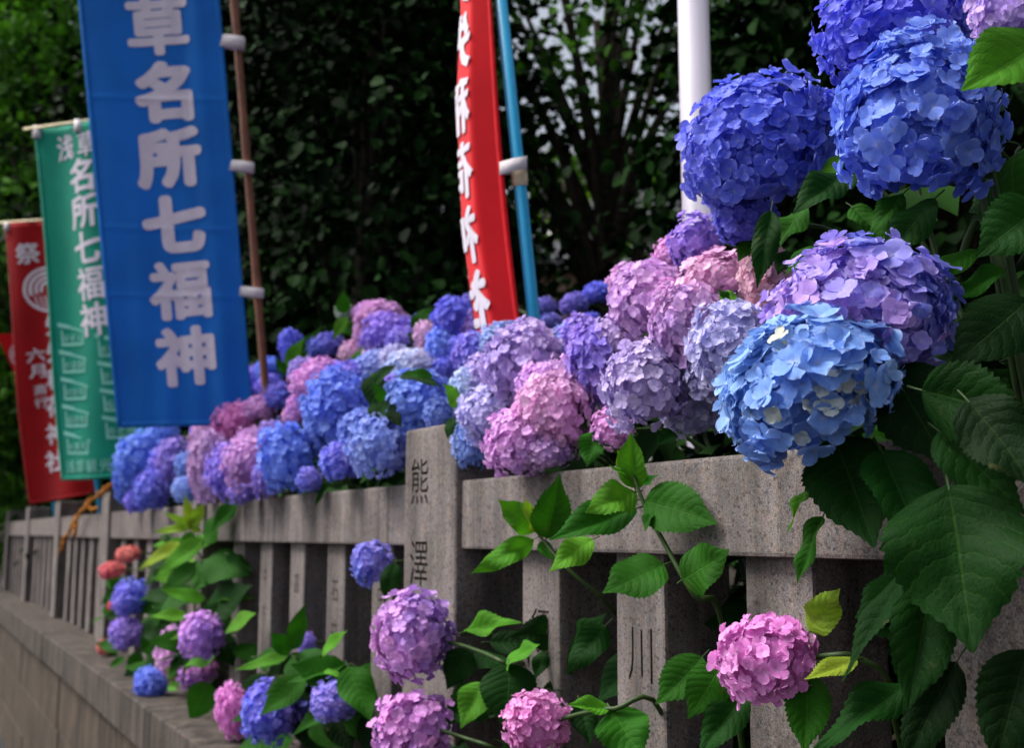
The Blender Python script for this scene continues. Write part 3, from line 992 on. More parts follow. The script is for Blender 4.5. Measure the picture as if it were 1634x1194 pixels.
fill_leaves('R', 110, 0.22, 0.62, 0.35, 1.45, 1.15, 1.98, 0.11, 0.19, True, ('k', 'k', 'd', 'd', 'm'), 4)
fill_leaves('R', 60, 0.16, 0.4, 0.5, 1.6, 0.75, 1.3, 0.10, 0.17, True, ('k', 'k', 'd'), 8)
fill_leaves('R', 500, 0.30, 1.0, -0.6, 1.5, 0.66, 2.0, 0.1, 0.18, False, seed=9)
for (a, b, c_) in [((1560, 260), (1480, 250), 0.1), ((1600, 430), (1430, 440), 0.12), ((1590, 300), (1470, 268), 0.14)]:
    stalk('R', [atX(*b, c_), atX((a[0] + b[0]) / 2, (a[1] + b[1]) / 2 + 12, c_ + 0.03), atX(*a, c_ + 0.05), Vector((0.36, 1.05, SOIL))], 0.004, 0.008)

leaves('D', -0.07, [
    ((1292, 1008), (1338, 938), 0.55, 'y', 15, 0.7), ((1366, 1054), (1286, 1090), 0.42, 'y', 10, 0.6), ((1288, 1078), (1290, 1206), 0.62, 'm', -10, 0.8)])
leaves('S', -0.05, [
    ((1013, 778), (1008, 688), 0.58, 'b', -25, 0.7), ((1013, 786), (932, 818), 0.60, 'b', 0, 0.7, 0, -0.06), ((1013, 812), (876, 868), 0.48, 'm', 0, 0.55, 0, -0.05),
    ((1030, 800), (1150, 830), 0.66, 'm', 0, 0.8), ((1058, 902), (966, 948), 0.85, 'm', 10, 0.65, 0, -0.04), ((1090, 925), (1163, 884), 0.86, 'm', 0, 0.75),
    ((1010, 770), (970, 744), 0.4, 'b', 0, 0.5), ((1025, 775), (1052, 756), 0.5, 'm', 0, 0.5), ((1040, 815), (1030, 850), .5, 'm', 30, .6),
    ((856, 846), (794, 800), 0.62, 'b', -8, 0.75), ((860, 848), (836, 798), 0.55, 'y', 20, 0.7), ((872, 858), (892, 772), 0.60, 'm', 10, 0.75),
    ((850, 862), (752, 918), 0.36, 'b', -20, 0.6, 0, -0.05), ((862, 866), (884, 896), 0.6, 'm', 0, 0.7), ((945, 862), (874, 908), 0.58, 'b', 0, 0.7), ((1000, 770), (985, 720), 0.4, 'y', 0, 0.6)])
stalk('S', [atX(1011, 760, -0.06), atX(1032, 816, -0.05), atX(1050, 849, -0.04), atX(1108, 951, -0.02), atX(1157, 1011, 0.06), Vector((0.28, 1.70, SOIL))], 0.003, 0.006)
stalk('S', [atX(853, 842, -0.06), atX(870, 867, -0.05), atX(909, 911, -0.03), atX(976, 972, 0.06), atX(1010, 1040, 0.22), Vector((0.28, 1.70, SOIL))], 0.003, 0.005)
leaves('Cc', -0.05, [
    ((745, 1008), (836, 996), 0.36, 'b', 0, 0.55), ((746, 1038), (712, 1100), 0.85, 'd', 0, 0.7, 0.03), ((772, 1092), (730, 1160), 0.75, 'b', 10, 0.7),
    ((808, 1062), (856, 1028), 0.66, 'b', 0, 0.5), ((812, 1062), (812, 1156), 1.0, 'd', 0, 0.8), ((972, 1132), (903, 1128), 0.50, 'b', 10, 0.6),
    ((976, 1134), (1024, 1214), 0.95, 'm', 0, 0.75), ((886, 1068), (962, 982), 0.42, 'd', 0, 0.6, 0.1, 0.08), ((966, 1000), (904, 1078), 0.55, 'd', 0, 0.7, 0.1, 0.08),
    ((1120, 1050), (1052, 1130), 0.70, 'm', 0, 0.7, 0.02, 0.0), ((1150, 1062), (1104, 1148), 0.78, 'm', -10, 0.75), ((1190, 1108), (1108, 1206), 0.52, 'd', 0, 0.7, 0.03),
    ((630, 900), (614, 960), 0.6, 'd', 0, 0.5, 0.0, 0.02), ((925, 1120), (945, 1190), 0.6, 'd', 0, 0.6, 0.04, 0.02), ((870, 1040), (850, 1085), 0.6, 'd', 0, .5, .08, .08)])
stalk('Cc', [atX(690, 1030, -0.08), atX(722, 1027, -0.06), atX(770, 1042, -0.05), atX(809, 1061, -0.04), atX(860, 1090, 0.1), Vector((0.28, 2.2, SOIL))])
stalk('Cc', [atX(890, 1150, -0.08), atX(935, 1138, -0.06), atX(981, 1132, -0.05), atX(1057, 1141, 0.04), Vector((0.28, 1.9, SOIL))])
stalk('Cc', [atX(700, 1165, -0.12), atX(740, 1178, -0.08), atX(790, 1196, -0.04), atX(830, 1230, 0.1), Vector((0.28, 2.2, SOIL))])
leaves('D2', -0.10, [
    ((487, 1083), (410, 1138), 0.56, 'm', 0, 0.65, 0, -0.05), ((468, 1048), (522, 1090), 0.85, 'm', 0, 0.7), ((458, 1048), (375, 1074), 0.32, 'b', 0, 0.5), ((462, 1042), (434, 1008), 0.7, 'm', 0, 0.7),
    ((466, 1036), (484, 970), 0.35, 'm', 20, 0.6), ((514, 1044), (547, 1006), 0.4, 'b', 0, 0.6), ((518, 1072), (548, 1078), 0.35, 'b', 0, 0.5), ((556, 1066), (588, 1152), 0.6, 'm', 0, 0.6, 0.04),
    ((540, 1080), (570, 1130), 0.7, 'd', 0, 0.6, 0.06), ((480, 1150), (520, 1200), 0.7, 'k', 0, 0.6, 0.06), ((530, 1140), (560, 1200), 0.7, 'k', 0, 0.6, 0.06), ((450, 1110), (478, 1180), 0.7, 'd', 0, 0.6, 0.05)], False)
stalk('D2', [atX(470, 1045, -0.10), atX(480, 1065, -0.08), atX(500, 1110, 0.0), Vector((0.28, 4.05, SOIL))])
leaves('A', -0.08, [
    ((328, 896), (394, 920), 0.70, 'm', 0, 0.7), ((322, 862), (254, 918), 0.42, 'b', 0, 0.6), ((288, 868), (216, 906), 0.32, 'y', 0, 0.6), ((326, 862), (366, 812), 0.5, 'm', 0, 0.6),
    ((325, 988), (390, 934), 0.6, 'd', 0, 0.65), ((362, 1006), (414, 978), 0.45, 'b', 0, 0.6), ((326, 958), (254, 944), 0.4, 'b', 0, 0.6), ((248, 972), (278, 1008), 0.6, 'm', 0, 0.6),
    ((336, 1092), (298, 1152), 0.78, 'm', 0, 0.8), ((300, 985), (238, 978), 0.4, 'b', 0, 0.6), ((240, 990), (262, 1040), 0.6, 'd', 0, 0.6), ((225, 1060), (198, 1095), 0.7, 'd', 0, 0.6),
    ((310, 900), (262, 950), 0.6, 'm', 0, 0.6), ((305, 930), (355, 890), 0.6, 'm', 0, 0.6), ((300, 960), (345, 900), 0.5, 'm', 0, 0.5), ((185, 940), (162, 968), 0.5, 'm', 0, 0.6),
    ((220, 930), (180, 925), 0.4, 'm', 0, 0.6), ((200, 1050), (168, 1068), 0.4, 'm', 0, 0.6), ((260, 1100), (285, 1120), 0.7, 'b', 0, 0.6), ((280, 1085), (262, 1065), 0.5, 'y', 0, 0.6),
    ((345, 1010), (372, 1062), 0.7, 'd', 0, 0.5, 0.05), ((310, 1085), (345, 1120), 0.7, 'd', 0, 0.5, 0.05)], False)
leaves('A', -0.10, [
    ((305, 842), (243, 852), 0.30, 'y', 0, 0.6), ((305, 842), (262, 815), 0.32, 'y', 0, 0.7), ((305, 842), (296, 790), 0.34, 'y', 0, 0.7), ((305, 842), (328, 798), 0.34, 'y', 10, 0.7),
    ((305, 842), (322, 850), 0.5, 'y', 0, 0.6), ((305, 842), (275, 838), 0.4, 'y', 0, 0.7), ((305, 842), (310, 815), 0.5, 'y', 0, 0.7), ((308, 850), (282, 878), 0.5, 'b', 0, 0.7)], False)
stalk('A', [atX(305, 840, -0.10), atX(312, 865, -0.08), atX(330, 930, -0.02), atX(325, 1000, 0.1), Vector((0.28, 5.5, SOIL))])

def scatter(key, n, px0, px1, py0, py1, x0, x1, lo, hi_, tints, seed, near=False):
    rg = random.Random(seed)
    for i in range(n):
        px, py = rg.uniform(px0, px1), rg.uniform(py0, py1)
        B = atX(px, py, rg.uniform(x0, x1))
        L = rg.uniform(lo, hi_)
        a = rg.choice((-1, 1)) * rg.uniform(0.2, 1.9)
        T = B + (RT * math.sin(a) + Vector((0, 0, 1)) * -math.cos(a) * 0.8 - FW * rg.uniform(-0.2, 0.6)).normalized() * L
        put_leaf(PLANTS[key]['o'], B, T, rg.uniform(0.5, 0.75), rg.choice(tints), rg.uniform(-25, 25), rg.uniform(0.3, 0.7), near)
scatter('A', 60, 225, 385, 850, 1110, -0.04, 0.02, 0.12, 0.20, 'dmmbd', 5)
scatter('A', 14, 165, 240, 920, 1070, -0.06, -0.02, 0.10, 0.16, 'dmm', 6)
scatter('D2', 34, 400, 590, 1040, 1190, -0.04, 0.02, 0.12, 0.19, 'kdmm', 7)
scatter('Cc', 16, 690, 900, 1010, 1190, 0.0, 0.08, 0.10, 0.15, 'kd', 8, True)
scatter('S', 8, 900, 1180, 950, 1190, 0.10, 0.2, 0.09, 0.14, 'kd', 9, True)

# leaves among the heads along the rail
leaves('B', -0.02, [((606, 668), (634, 640), 0.6, 'd', 0, 0.6), ((612, 640), (598, 610), 0.6, 'm', 0, 0.6), ((620, 655), (640, 680), 0.6, 'k', 0, 0.6), ((592, 600), (612, 660), 0.6, 'd', 0, 0.6), ((600, 640), (636, 690), 0.7, 'd', 0, 0.6), ((585, 625), (610, 590), 0.5, 'm', 0, 0.6), ((690, 600), (640, 592), 0.4, 'm', 0, 0.6),
    ((735, 640), (708, 610), 0.5, 'b', 0, 0.6), ((720, 650), (730, 615), 0.5, 'b', 0, 0.6), ((722, 668), (712, 700), 0.5, 'd', 0, 0.5), ((600, 610), (625, 580), 0.5, 'd', 0, 0.6), ((640, 600), (700, 605), .4, 'd', 0, .5)], False)
leaves('Q', 0.4, [((548, 500), (546, 462), 0.6, 'm', 0, 0.8), ((552, 506), (530, 540), 0.5, 'b', 0, 0.6), ((545, 512), (565, 540), 0.6, 'm', 0, 0.6), ((660, 530), (690, 492), 0.6, 'm', 0, 0.7),
    ((560, 600), (588, 548), 0.5, 'b', 0, 0.6), ((640, 560), (660, 530), 0.6, 'm', 0, 0.6), ((540, 590), (560, 575), 0.6, 'b', 0, 0.6), ((745, 590), (765, 555), 0.3, 'b', 0, .5, -.1, -.1)], False)
leaves('M', 0.08, [((455, 595), (480, 540), 0.4, 'b', 0, 0.6, 0.15, 0.15), ((460, 600), (440, 570), 0.5, 'm', 0, 0.6, 0.15, 0.15), ((475, 590), (500, 525), 0.4, 'm', 0, 0.6, 0.2, 0.2), ((425, 700), (412, 668), 0.6, 'd', 0, 0.5),
    ((410, 690), (440, 680), 0.6, 'm', 0, 0.6), ((520, 770), (500, 812), 0.22, 'm', 0, 0.6, -0.08, -0.1), ((380, 800), (330, 848), 0.45, 'm', 0, 0.6, -0.08, -0.1), ((300, 720), (320, 700), 0.6, 'd', 0, 0.6), ((400, 720), (430, 700), .6, 'd', 0, .5)], False)
leaves('L', 0.06, [((1150, 470), (1185, 485), 0.6, 'b', 0, 0.6), ((1165, 480), (1145, 462), 0.6, 'm', 0, 0.6), ((950, 690), (935, 745), 0.75, 'm', 0, 0.75, -0.03), ((1075, 690), (1050, 712), 0.8, 'd', 0, 0.6, -0.02),
    ((930, 655), (945, 690), 0.7, 'd', 0, 0.6), ((1200, 380), (1180, 420), 0.6, 'm', 0, 0.6, 0.12, 0.12), ((1255, 400), (1240, 440), 0.5, 'd', 0, 0.6, 0.1, 0.1)], True)
V, F = floret(5, 4, random.Random(77), False)[:2]

for key, y0, y1, x0, x1, zt, n in (('L', 1.2, 2.3, 0.2, 0.62, 1.72, 520), ('P', 1.9, 2.8, 0.2, 0.75, 1.68, 260), ('B', 2.7, 3.6, 0.2, 0.7, 1.68, 260), ('Q', 3.3, 5.2, 0.5, 1.2, 1.80, 420),
                                   ('M', 3.7, 5.2, 0.2, 0.75, 1.66, 380), ('F', 5.2, 7.4, 0.2, 0.8, 1.66, 420), ('V', 2.2, 4.4, 0.9, 1.7, 1.72, 300), ('A', 4.7, 6.4, 0.2, 0.3, 1.25, 150), ('D2', 3.4, 4.6, 0.2, 0.3, 1.2, 120),
                                   ('Cc', 1.9, 2.9, 0.2, 0.32, 1.2, 60)):
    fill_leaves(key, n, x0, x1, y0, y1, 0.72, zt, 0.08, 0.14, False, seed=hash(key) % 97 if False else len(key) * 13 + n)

# ------------------------------------------------------------------ banners
def cloth_grid(name, surf, nu, nv, mat, parent):
    V, UV, F = [], [], []
    for j in range(nv + 1):
        for i in range(nu + 1):
            V.append(surf(i / nu, j / nv)); UV.append((i / nu, j / nv * 3))
    for j in range(nv):
        for i in range(nu):
            a = j * (nu + 1) + i
            F.append((a, a + nu + 1, a + nu + 2, a + 1))
    me = mesh(name, V, F, mat, True, uv=UV)
    o = obj(name, me, parent)
    if nu >= 24:
        nrm_ = surf_normal(surf, lambda u, v: CAM - surf(u, v))
        for (ua, ub, va, vb) in ((0.0, 0.035, 0.0, 1.0), (0.965, 1.0, 0.0, 1.0), (0.036, 0.964, 0.988, 1.0)):
            HV, HF = [], []
            m_ = 70 if vb - va > 0.5 else 40
            for q in range(m_ + 1):
                for e in (0, 1):
                    u_, v_ = (ua + (ub - ua) * e, va + (vb - va) * q / m_) if vb - va > 0.5 else (ua + (ub - ua) * q / m_, va + (vb - va) * e)
                    HV.append(surf(u_, v_) + nrm_(u_, v_) * (0.0022 + 0.0006 * math.sin(q * 2.1)))
            HF = [(2 * q, 2 * q + 2, 2 * q + 3, 2 * q + 1) for q in range(m_)]
            hm = obj('hem', mesh('hem', HV, HF, mat, True, uv=[(0, 0)] * len(HV)), o)
            hm.modifiers.new('thickness', 'SOLIDIFY').thickness = 0.001
    sm = o.modifiers.new('thickness', 'SOLIDIFY'); sm.thickness = 0.0012; sm.offset = 0
    return o

def on_cloth(surf, side, V2, F2, cu, cv, su, sv, lift=0.003):
    """lay a flat outline (unit glyph) on a cloth surface; side(u,v) is the unit normal towards the viewer"""
    VV = []
    for v in V2:
        u = cu + v.x * su; w = cv - v.y * sv
        VV.append(surf(u, w) + side(u, w) * lift)
    return VV, F2

def surf_normal(surf, ref):
    def nrm(u, v):
        e = 0.004
        n = (surf(u + e, v) - surf(u - e, v)).cross(surf(u, v + e) - surf(u, v - e)).normalized()
        return n if n.dot(ref(u, v)) > 0 else -n
    return nrm

FINE = set('草福神稲荷祭寿禄観連盟毘布袋財斎恵')
def banner_text(chars, surf, nrm, cu, cv0, dv, su, sv, mat, parent, bold, name='lettering', step=0.12, du=0.0, mir=1):
    """one mesh for each brushed character; strokes are fattened with round ends and rise to the right"""
    for i, ch in enumerate(chars):
        V2, F2 = glyph(ch, 0.0)
        V2, F2 = cut_grid([Vector((v.x * mir, v.y + 0.07 * v.x, 0)) for v in V2], F2, step)
        b_ = bold * (0.74 if ch in FINE else 1.05)
        VV, FF = [], []
        for k in range(11):
            a = 2 * PI * k / 10
            o = Vector((math.cos(a), math.sin(a) * 0.85, 0)) * b_ if k else Vector((0, 0, 0))
            p, q = on_cloth(surf, nrm, [v + o for v in V2], F2, cu + du * i, cv0 + dv * i, su, sv, 0.0022 + 0.00022 * k)
            b = len(VV)
            VV += p; FF += [tuple(x + b for x in f) for f in q]
        obj(name, mesh(name, VV, FF, mat), parent)

def quad_surf(TL, TR, BL, BR, waves):
    n0 = ((TR - TL).cross(BL - TL)).normalized()
    if n0.dot(CAM - TL) < 0: n0 = -n0
    def s(u, v):
        p = TL * (1 - u) * (1 - v) + TR * u * (1 - v) + BL * (1 - u) * v + BR * u * v
        return p + n0 * waves(u, v)
    return s, n0

def strap(px0, px1, py0, py1, d, parent, mat=M_tie, name='tie_strap', dy=4):
    """band from the cloth's edge round the pole"""
    a, b = atD(px0, (py0 + py1) / 2 - dy / 2, d - 0.005), atD(px1, (py0 + py1) / 2 + dy / 2, d - 0.02)
    h = (py1 - py0) / FPX * d / 2
    up = Vector((0, 0, 1))
    fwd = FW * 0.022
    pts = [a, a.lerp(b, 0.5) - FW * 0.012, b - FW * 0.0, b + fwd * 1.6, a.lerp(b, 0.5) + fwd * 1.8, a + fwd * 0.3]
    V = []
    for p in pts: V += [p + up * h, p - up * h]
    F = [(2 * i, 2 * i + 1, 2 * ((i + 1) % 6) + 1, 2 * ((i + 1) % 6)) for i in range(6)]
    o = obj(name, mesh(name, V, F, mat, True), parent)
    m = o.modifiers.new('thickness', 'SOLIDIFY'); m.thickness = 0.003
    return o

def pole(name, p0, p1, r, mat, parent, nodes=0, n=12):
    """p0 upper point, p1 lower point in view; carried on down into the soil"""
    dirv = (p1 - p0).normalized()
    low = p1 + dirv * ((p1.z - SOIL + 0.08) / -dirv.z)
    N = 30 if nodes else 2
    pts = [p0.lerp(low, i / N) for i in range(N + 1)]
    rad = [r * (1.16 if nodes and i % nodes == 0 else 1.0) * (0.9 + 0.15 * i / N) for i in range(N + 1)]
    V, F = tube_vf(pts, rad, n)
    return obj(name, mesh(name, V, F, mat, True), parent)

# blue banner
DBL = 4.86
blue = thing('banner', atD(425, 640, DBL + 0.03) * 1.0, 'large blue nobori banner with big white characters tied to a brown bamboo pole', 'banner')
TL, TR, BL_, BR_ = atD(114, -118, DBL - 0.10), atD(342, -118, DBL), atD(188, 683, DBL - 0.10), atD(405, 678, DBL)
fb, nb = quad_surf(TL, TR, BL_, BR_, lambda u, v: 0.010 * math.sin(u * 7.5 + v * 1.3 + 0.6) + 0.006 * math.sin(u * 15 - v * 4) * v + 0.012 * math.exp(-((u - 0.82) / 0.07) ** 2) * (1 - v * 0.6) + 0.006 * math.sin(v * 19 + u * 6) * max(0, v - 0.75) * 4 - 0.012 * math.exp(-((u - 0.70) / 0.06) ** 2) * (1 - v * 0.5) + sum(0.004 * math.exp(-((v - c_ - 0.01 * u) / 0.004) ** 2) for c_ in (0.34, 0.60, 0.735)) + 0.004 * math.sin(u * 31 + v * 9) * v * v + 0.008 * math.exp(-((u - 0.2 - (v - 0.85)) / 0.05) ** 2) * max(0, v - 0.6))
cloth_grid('cloth', fb, 60, 220, M_blue, blue)
nf_ = surf_normal(fb, lambda u, v: nb)
banner_text('浅草名所七福神', fb, nf_, 0.54, 0.065, 0.1325, 0.455, 0.120, M_print, blue, 0.062)
pole('pole', atD(355, -230, DBL + 0.04), atD(425, 640, DBL + 0.04), 0.0175, M_bamboo, blue, 5)
for y0, y1, x0, x1 in ((55, 75, 343, 388), (256, 273, 360, 403), (458, 474, 381, 419), (-60, -42, 334, 376)):
    strap(x0, x1, y0, y1, DBL, blue)
# green banner
DG = 7.0
green = thing('banner', atD(228, 760, DG), 'teal green nobori banner with white characters and small house pictures behind the blue banner', 'banner')
TL, TR, BL_, BR_ = atD(58, 207, DG), atD(182, 188, DG - 0.25), atD(95, 768, DG), atD(232, 760, DG - 0.2)
fg, ng = quad_surf(TL, TR, BL_, BR_, lambda u, v: 0.022 * math.sin(u * 8 + v * 2.0 + 2.2) + 0.012 * math.sin(u * 5 - v * 6))
cloth_grid('cloth', fg, 30, 60, M_green, green)
nf_ = surf_normal(fg, lambda u, v: ng)
banner_text('浅草', fg, nf_, 0.36, 0.062, 0.0, 0.24, 0.075, M_print, green, 0.02, du=0.30)
banner_text('名所七福神', fg, nf_, 0.56, 0.147, 0.101, 0.38, 0.098, M_print, green, 0.03)
banner_text('浅草観光連盟', fg, nf_, 0.14, 0.962, 0.0, 0.13, 0.040, M_print_soft, green, 0.012, du=0.145)
def house_mark(cu, cv, chars):
    su, sv = 0.16, 0.036
    polys = [([(-0.1, 0.52), (1.15, 0.10), (1.15, -0.02), (-0.1, 0.38)]), ([(-1.05, 0.95), (-0.1, 0.62), (-0.1, 0.34), (-1.05, 0.62)]),
             ([(-0.88, 0.35), (-0.76, 0.35), (-0.76, -0.75), (-0.88, -0.75)]), ([(0.90, 0.0), (1.02, 0.0), (0.95, -0.85), (0.83, -0.85)]), ([(-0.88, -0.75), (0.95, -0.80), (0.95, -0.98), (-0.88, -0.92)])]
    V, F = [], []
    for p in polys:
        b = len(V)
        V += [Vector((x, y_, 0)) for x, y_ in p]; F.append(tuple(range(b, b + 4)))
    VV, FF = on_cloth(fg, nf_, V, F, cu, cv, su, sv, 0.003)
    m = obj('house_mark', mesh('house_mark', VV, FF, M_print_soft), green)
    banner_text(chars, fg, nf_, cu - 0.09, cv + 0.014, 0.0, 0.085, 0.026, M_print_soft, green, 0.01, du=0.09)
for i, s in enumerate(('寿老人', '布袋尊', '弁財天', '福禄寿', '大黒天')):
    house_mark(0.25, 0.585 + 0.077 * i, s)
for i, s in enumerate(('恵比寿', '毘沙門', '福禄寿', '寿老神')):
    house_mark(0.74, 0.625 + 0.077 * i, s)
V, F = tube_vf([atD(38, 206, DG), atD(196, 184, DG - 0.27)], 0.008, 8)
obj('cross_bar', mesh('cross_bar', V, F, M_joint, True), green)
for x, y_ in ((58, 204), (124, 194), (178, 187)):
    strap(x - 6, x + 6, y_ - 4, y_ + 16, DG - 0.02 - (x - 58) / 500, green, dy=0)
pole('pole', atD(182, 150, DG - 0.24), atD(240, 790, DG - 0.18), 0.014, M_bluepole, green)
# crimson banner
DR = 8.8
crim = thing('banner', atD(157, 790, DR), 'dark crimson nobori banner with a round white crest and two columns of white characters', 'banner')
TL, TR, BL_, BR_ = atD(8, 357, DR), atD(100, 351, DR - 0.1), atD(46, 806, DR), atD(150, 788, DR - 0.1)
fc, nc = quad_surf(TL, TR, BL_, BR_, lambda u, v: 0.025 * math.sin(u * 7 + v * 3) + 0.012 * math.sin(u * 4 - v * 7))
cloth_grid('cloth', fc, 24, 50, M_crimson, crim)
nf_ = surf_normal(fc, lambda u, v: nc)
banner_text('祭', fc, nf_, 0.36, 0.112, 0, 0.38, 0.078, M_print, crim, 0.03)
banner_text('矢先稲荷神社', fc, nf_, 0.66, 0.37, 0.098, 0.36, 0.08, M_print, crim, 0.025, du=-0.036)
banner_text('六月', fc, nf_, 0.30, 0.475, 0.058, 0.27, 0.052, M_print, crim, 0.02)
banner_text('斎行', fc, nf_, 0.32, 0.60, 0.046, 0.20, 0.038, M_print, crim, 0.015)
def crest(surf, nrm, cu, cv, ru, rv, parent):
    V, F = [], []
    for r0, r1 in ((0.88, 1.0), (0.66, 0.8), (0.46, 0.58), (0.26, 0.38)):
        a0, a1 = (0, 2 * PI) if r0 > 0.8 else (-0.3, PI + 0.3)
        b = len(V); n = 28
        for i in range(n + 1):
            a = a0 + (a1 - a0) * i / n
            for r in (r0, r1): V.append(Vector((r * math.cos(a), r * math.sin(a), 0)))
        for i in range(n): F.append((b + 2 * i, b + 2 * i + 2, b + 2 * i + 3, b + 2 * i + 1))
    for k_ in range(-3, 4):
        b = len(V)
        x = k_ * 0.2
        V += [Vector((x - 0.03, -0.25, 0)), Vector((x + 0.03, -0.25, 0)), Vector((x * 0.8 + 0.03, -0.8, 0)), Vector((x * 0.8 - 0.03, -0.8, 0))]
        F.append((b, b + 1, b + 2, b + 3))
    VV, FF = on_cloth(surf, nrm, V, F, cu, cv, ru, rv)
    obj('crest', mesh('crest', VV, FF, M_print), parent)
crest(fc, nf_, 0.62, 0.245, 0.40, 0.082, crim)
V, F = tube_vf([atD(-8, 356, DR), atD(112, 348, DR - 0.12)], 0.009, 8)
obj('cross_bar', mesh('cross_bar', V, F, M_joint, True), crim)
strap(6, 14, 354, 368, DR - 0.02, crim, dy=0)
pole('pole', atD(105, 330, DR - 0.1), atD(157, 790, DR - 0.1), 0.02, M_bluepole, crim)
# the far crimson banner, only its edge shows
DF = 11.5
crim2 = thing('banner', atD(30, 800, DF), 'small far crimson banner with a white crest, mostly hidden by the nearer crimson banner', 'banner')
ff, nff = quad_surf(atD(-40, 535, DF), atD(60, 530, DF), atD(-20, 850, DF), atD(75, 840, DF), lambda u, v: 0.03 * math.sin(u * 6 + v * 3) - 0.10 * v)
def ff2(u, v): return ff(0.42 + 0.58 * u, v)
V, UV, F = [], [], []
for j in range(17):
    for i in range(13):
        u, v = i / 12, j / 16 * 0.3
        V.append(ff(0.36 + u * 0.5 + v * 0.9, v * (0.9 + 0.4 * u))); UV.append((u, v))
for j in range(16):
    for i in range(12):
        a = j * 13 + i
        F.append((a, a + 13, a + 14, a + 1))
obj('cloth', mesh('cloth', V, F, M_crimson, True, uv=UV), crim2)
crest(ff, surf_normal(ff, lambda u, v: nff), 0.72, 0.11, 0.20, 0.07, crim2)
pole('pole', atD(62, 520, DF + 0.03), atD(85, 790, DF + 0.03), 0.018, M_bluepole, crim2)

# red banner, nearly edge on
DP = 3.05
red = thing('banner', atD(853, 520, DP), 'bright red nobori banner seen nearly edge on, tied to a blue plastic pole', 'banner')
def fr_(u, v):
    y_ = -190 + v * 740
    xr = 772 + (y_ + 190) * 0.066 + 14 * max(0, (y_ - 150) / 400) ** 2
    base = atD(xr, y_, DP)
    s = (1 - u) * 0.46
    m_ = float(np.interp(y_, [-190, 0, 130, 330, 525], [0.6, 0.75, 1.0, 1.1, 1.0]))
    k1, k2 = 0.09, 0.19
    lat = (min(s, k1) * 0.86 + min(max(0, s - k1), k2 - k1) * (0.40 + 0.05 * math.sin(v * 9)) - max(0, s - k2) * 0.12) * m_
    dep = 0.30 * min(s, k1) + max(0, s - k1) * 0.92
    wob = 0.006 * math.sin(v * 11 + s * 12) * min(1, s * 6)
    return base - RT * (lat + wob * 0.4) + Vector((FW.x, FW.y, 0)).normalized() * (dep)
cloth_grid('cloth', fr_, 44, 80, M_red, red)
nfr = surf_normal(fr_, lambda u, v: (-RT - FW * 0.4))
banner_text('矢先稲荷神社', fr_, nfr, 0.60, 0.173, 0.143, 0.42, 0.130, M_print, red, 0.05, step=0.08, mir=-1)
pole('pole', atD(779, -200, DP + 0.02), atD(853, 520, DP + 0.02), 0.0185, M_bluepole, red, 0, 16)
j0, j1 = atD(827.5, 268, DP + 0.02), atD(830.5, 297, DP + 0.02)
V, F = tube_vf([j0, j0.lerp(j1, 0.05), j0.lerp(j1, 0.75), j0.lerp(j1, 0.78), j1], [0.019, 0.0225, 0.0225, 0.0205, 0.0205], 16)
obj('pole_joint', mesh('pole_joint', V, F, M_joint, True), red)
strap(797, 841, 253, 274, DP, red, dy=-10)
# ------------------------------------------------------------------ white pole
wp = atX(1106, 0, 0.75)
wb = Vector((wp.x, wp.y, SOIL - 0.05))
dW = depth(atX(1106, 200, 0.75))
rW = 25 / FPX * dW
V, F = tube_vf([wb, wb + Vector((0, 0, 0.06)), wb + Vector((0, 0, 0.0601)), Vector((wp.x, wp.y, 4.6)), Vector((wp.x, wp.y, 4.62))], [rW * 1.35, rW * 1.35, rW, rW, rW * 0.3], 28)
tag(obj('pole', mesh('pole', V, F, M_white, True)), 'plain white painted round metal pole standing behind the blue hydrangea heads', 'pole')

# ------------------------------------------------------------------ withered orange spray over the fence
sp = thing('withered_spray', atX(122, 826, -0.04), 'withered orange brown flower spray hanging over the rail beside the crimson banner', 'dead plant')
def strand(pts, r):
    q = [Vector(p) for p in pts]
    V, F = [], []
    rg = random.Random(len(pts) * 7)
    for i in range(len(q) - 1):
        for s in range(9):
            p = q[i].lerp(q[i + 1], s / 9) + Vector((rg.uniform(-1, 1), rg.uniform(-1, 1), rg.uniform(-1, 1))) * r * 0.8
            rr = r * rg.uniform(0.5, 0.95)
            b = len(V)
            V += [p + Vector(d) * rr for d in ((1, 0, 0), (-1, 0, 0), (0, 1, 0), (0, -1, 0), (0, 0, 1.3), (0, 0, -1.3))]
            F += [tuple(b + j for j in t) for t in ((0, 2, 4), (2, 1, 4), (1, 3, 4), (3, 0, 4), (2, 0, 5), (1, 2, 5), (3, 1, 5), (0, 3, 5))]
    tv, tf = tube_vf(q, r * 0.4, 5)
    b = len(V)
    V += tv; F += [tuple(i + b for i in f) for f in tf]
    return V, F
V, F = strand([atX(190, 765, 0.02), atX(172, 778, -0.02), atX(155, 790, -0.03), atX(138, 808, -0.03), atX(122, 826, -0.05), atX(110, 846, -0.06), atX(100, 868, -0.07), atX(94, 884, -0.07)], 0.016)
obj('strand', mesh('strand', V, F, M_dry, True), sp)
V, F = strand([atX(124, 824, -0.05), atX(120, 842, -0.06), atX(120, 858, -0.06)], 0.015)
obj('strand', mesh('strand', V, F, M_dry, True), sp)
V, F = strand([atX(138, 808, -0.03), atX(150, 814, -0.03), atX(157, 812, -0.01)], 0.012)
obj('strand', mesh('strand', V, F, M_dry, True), sp)

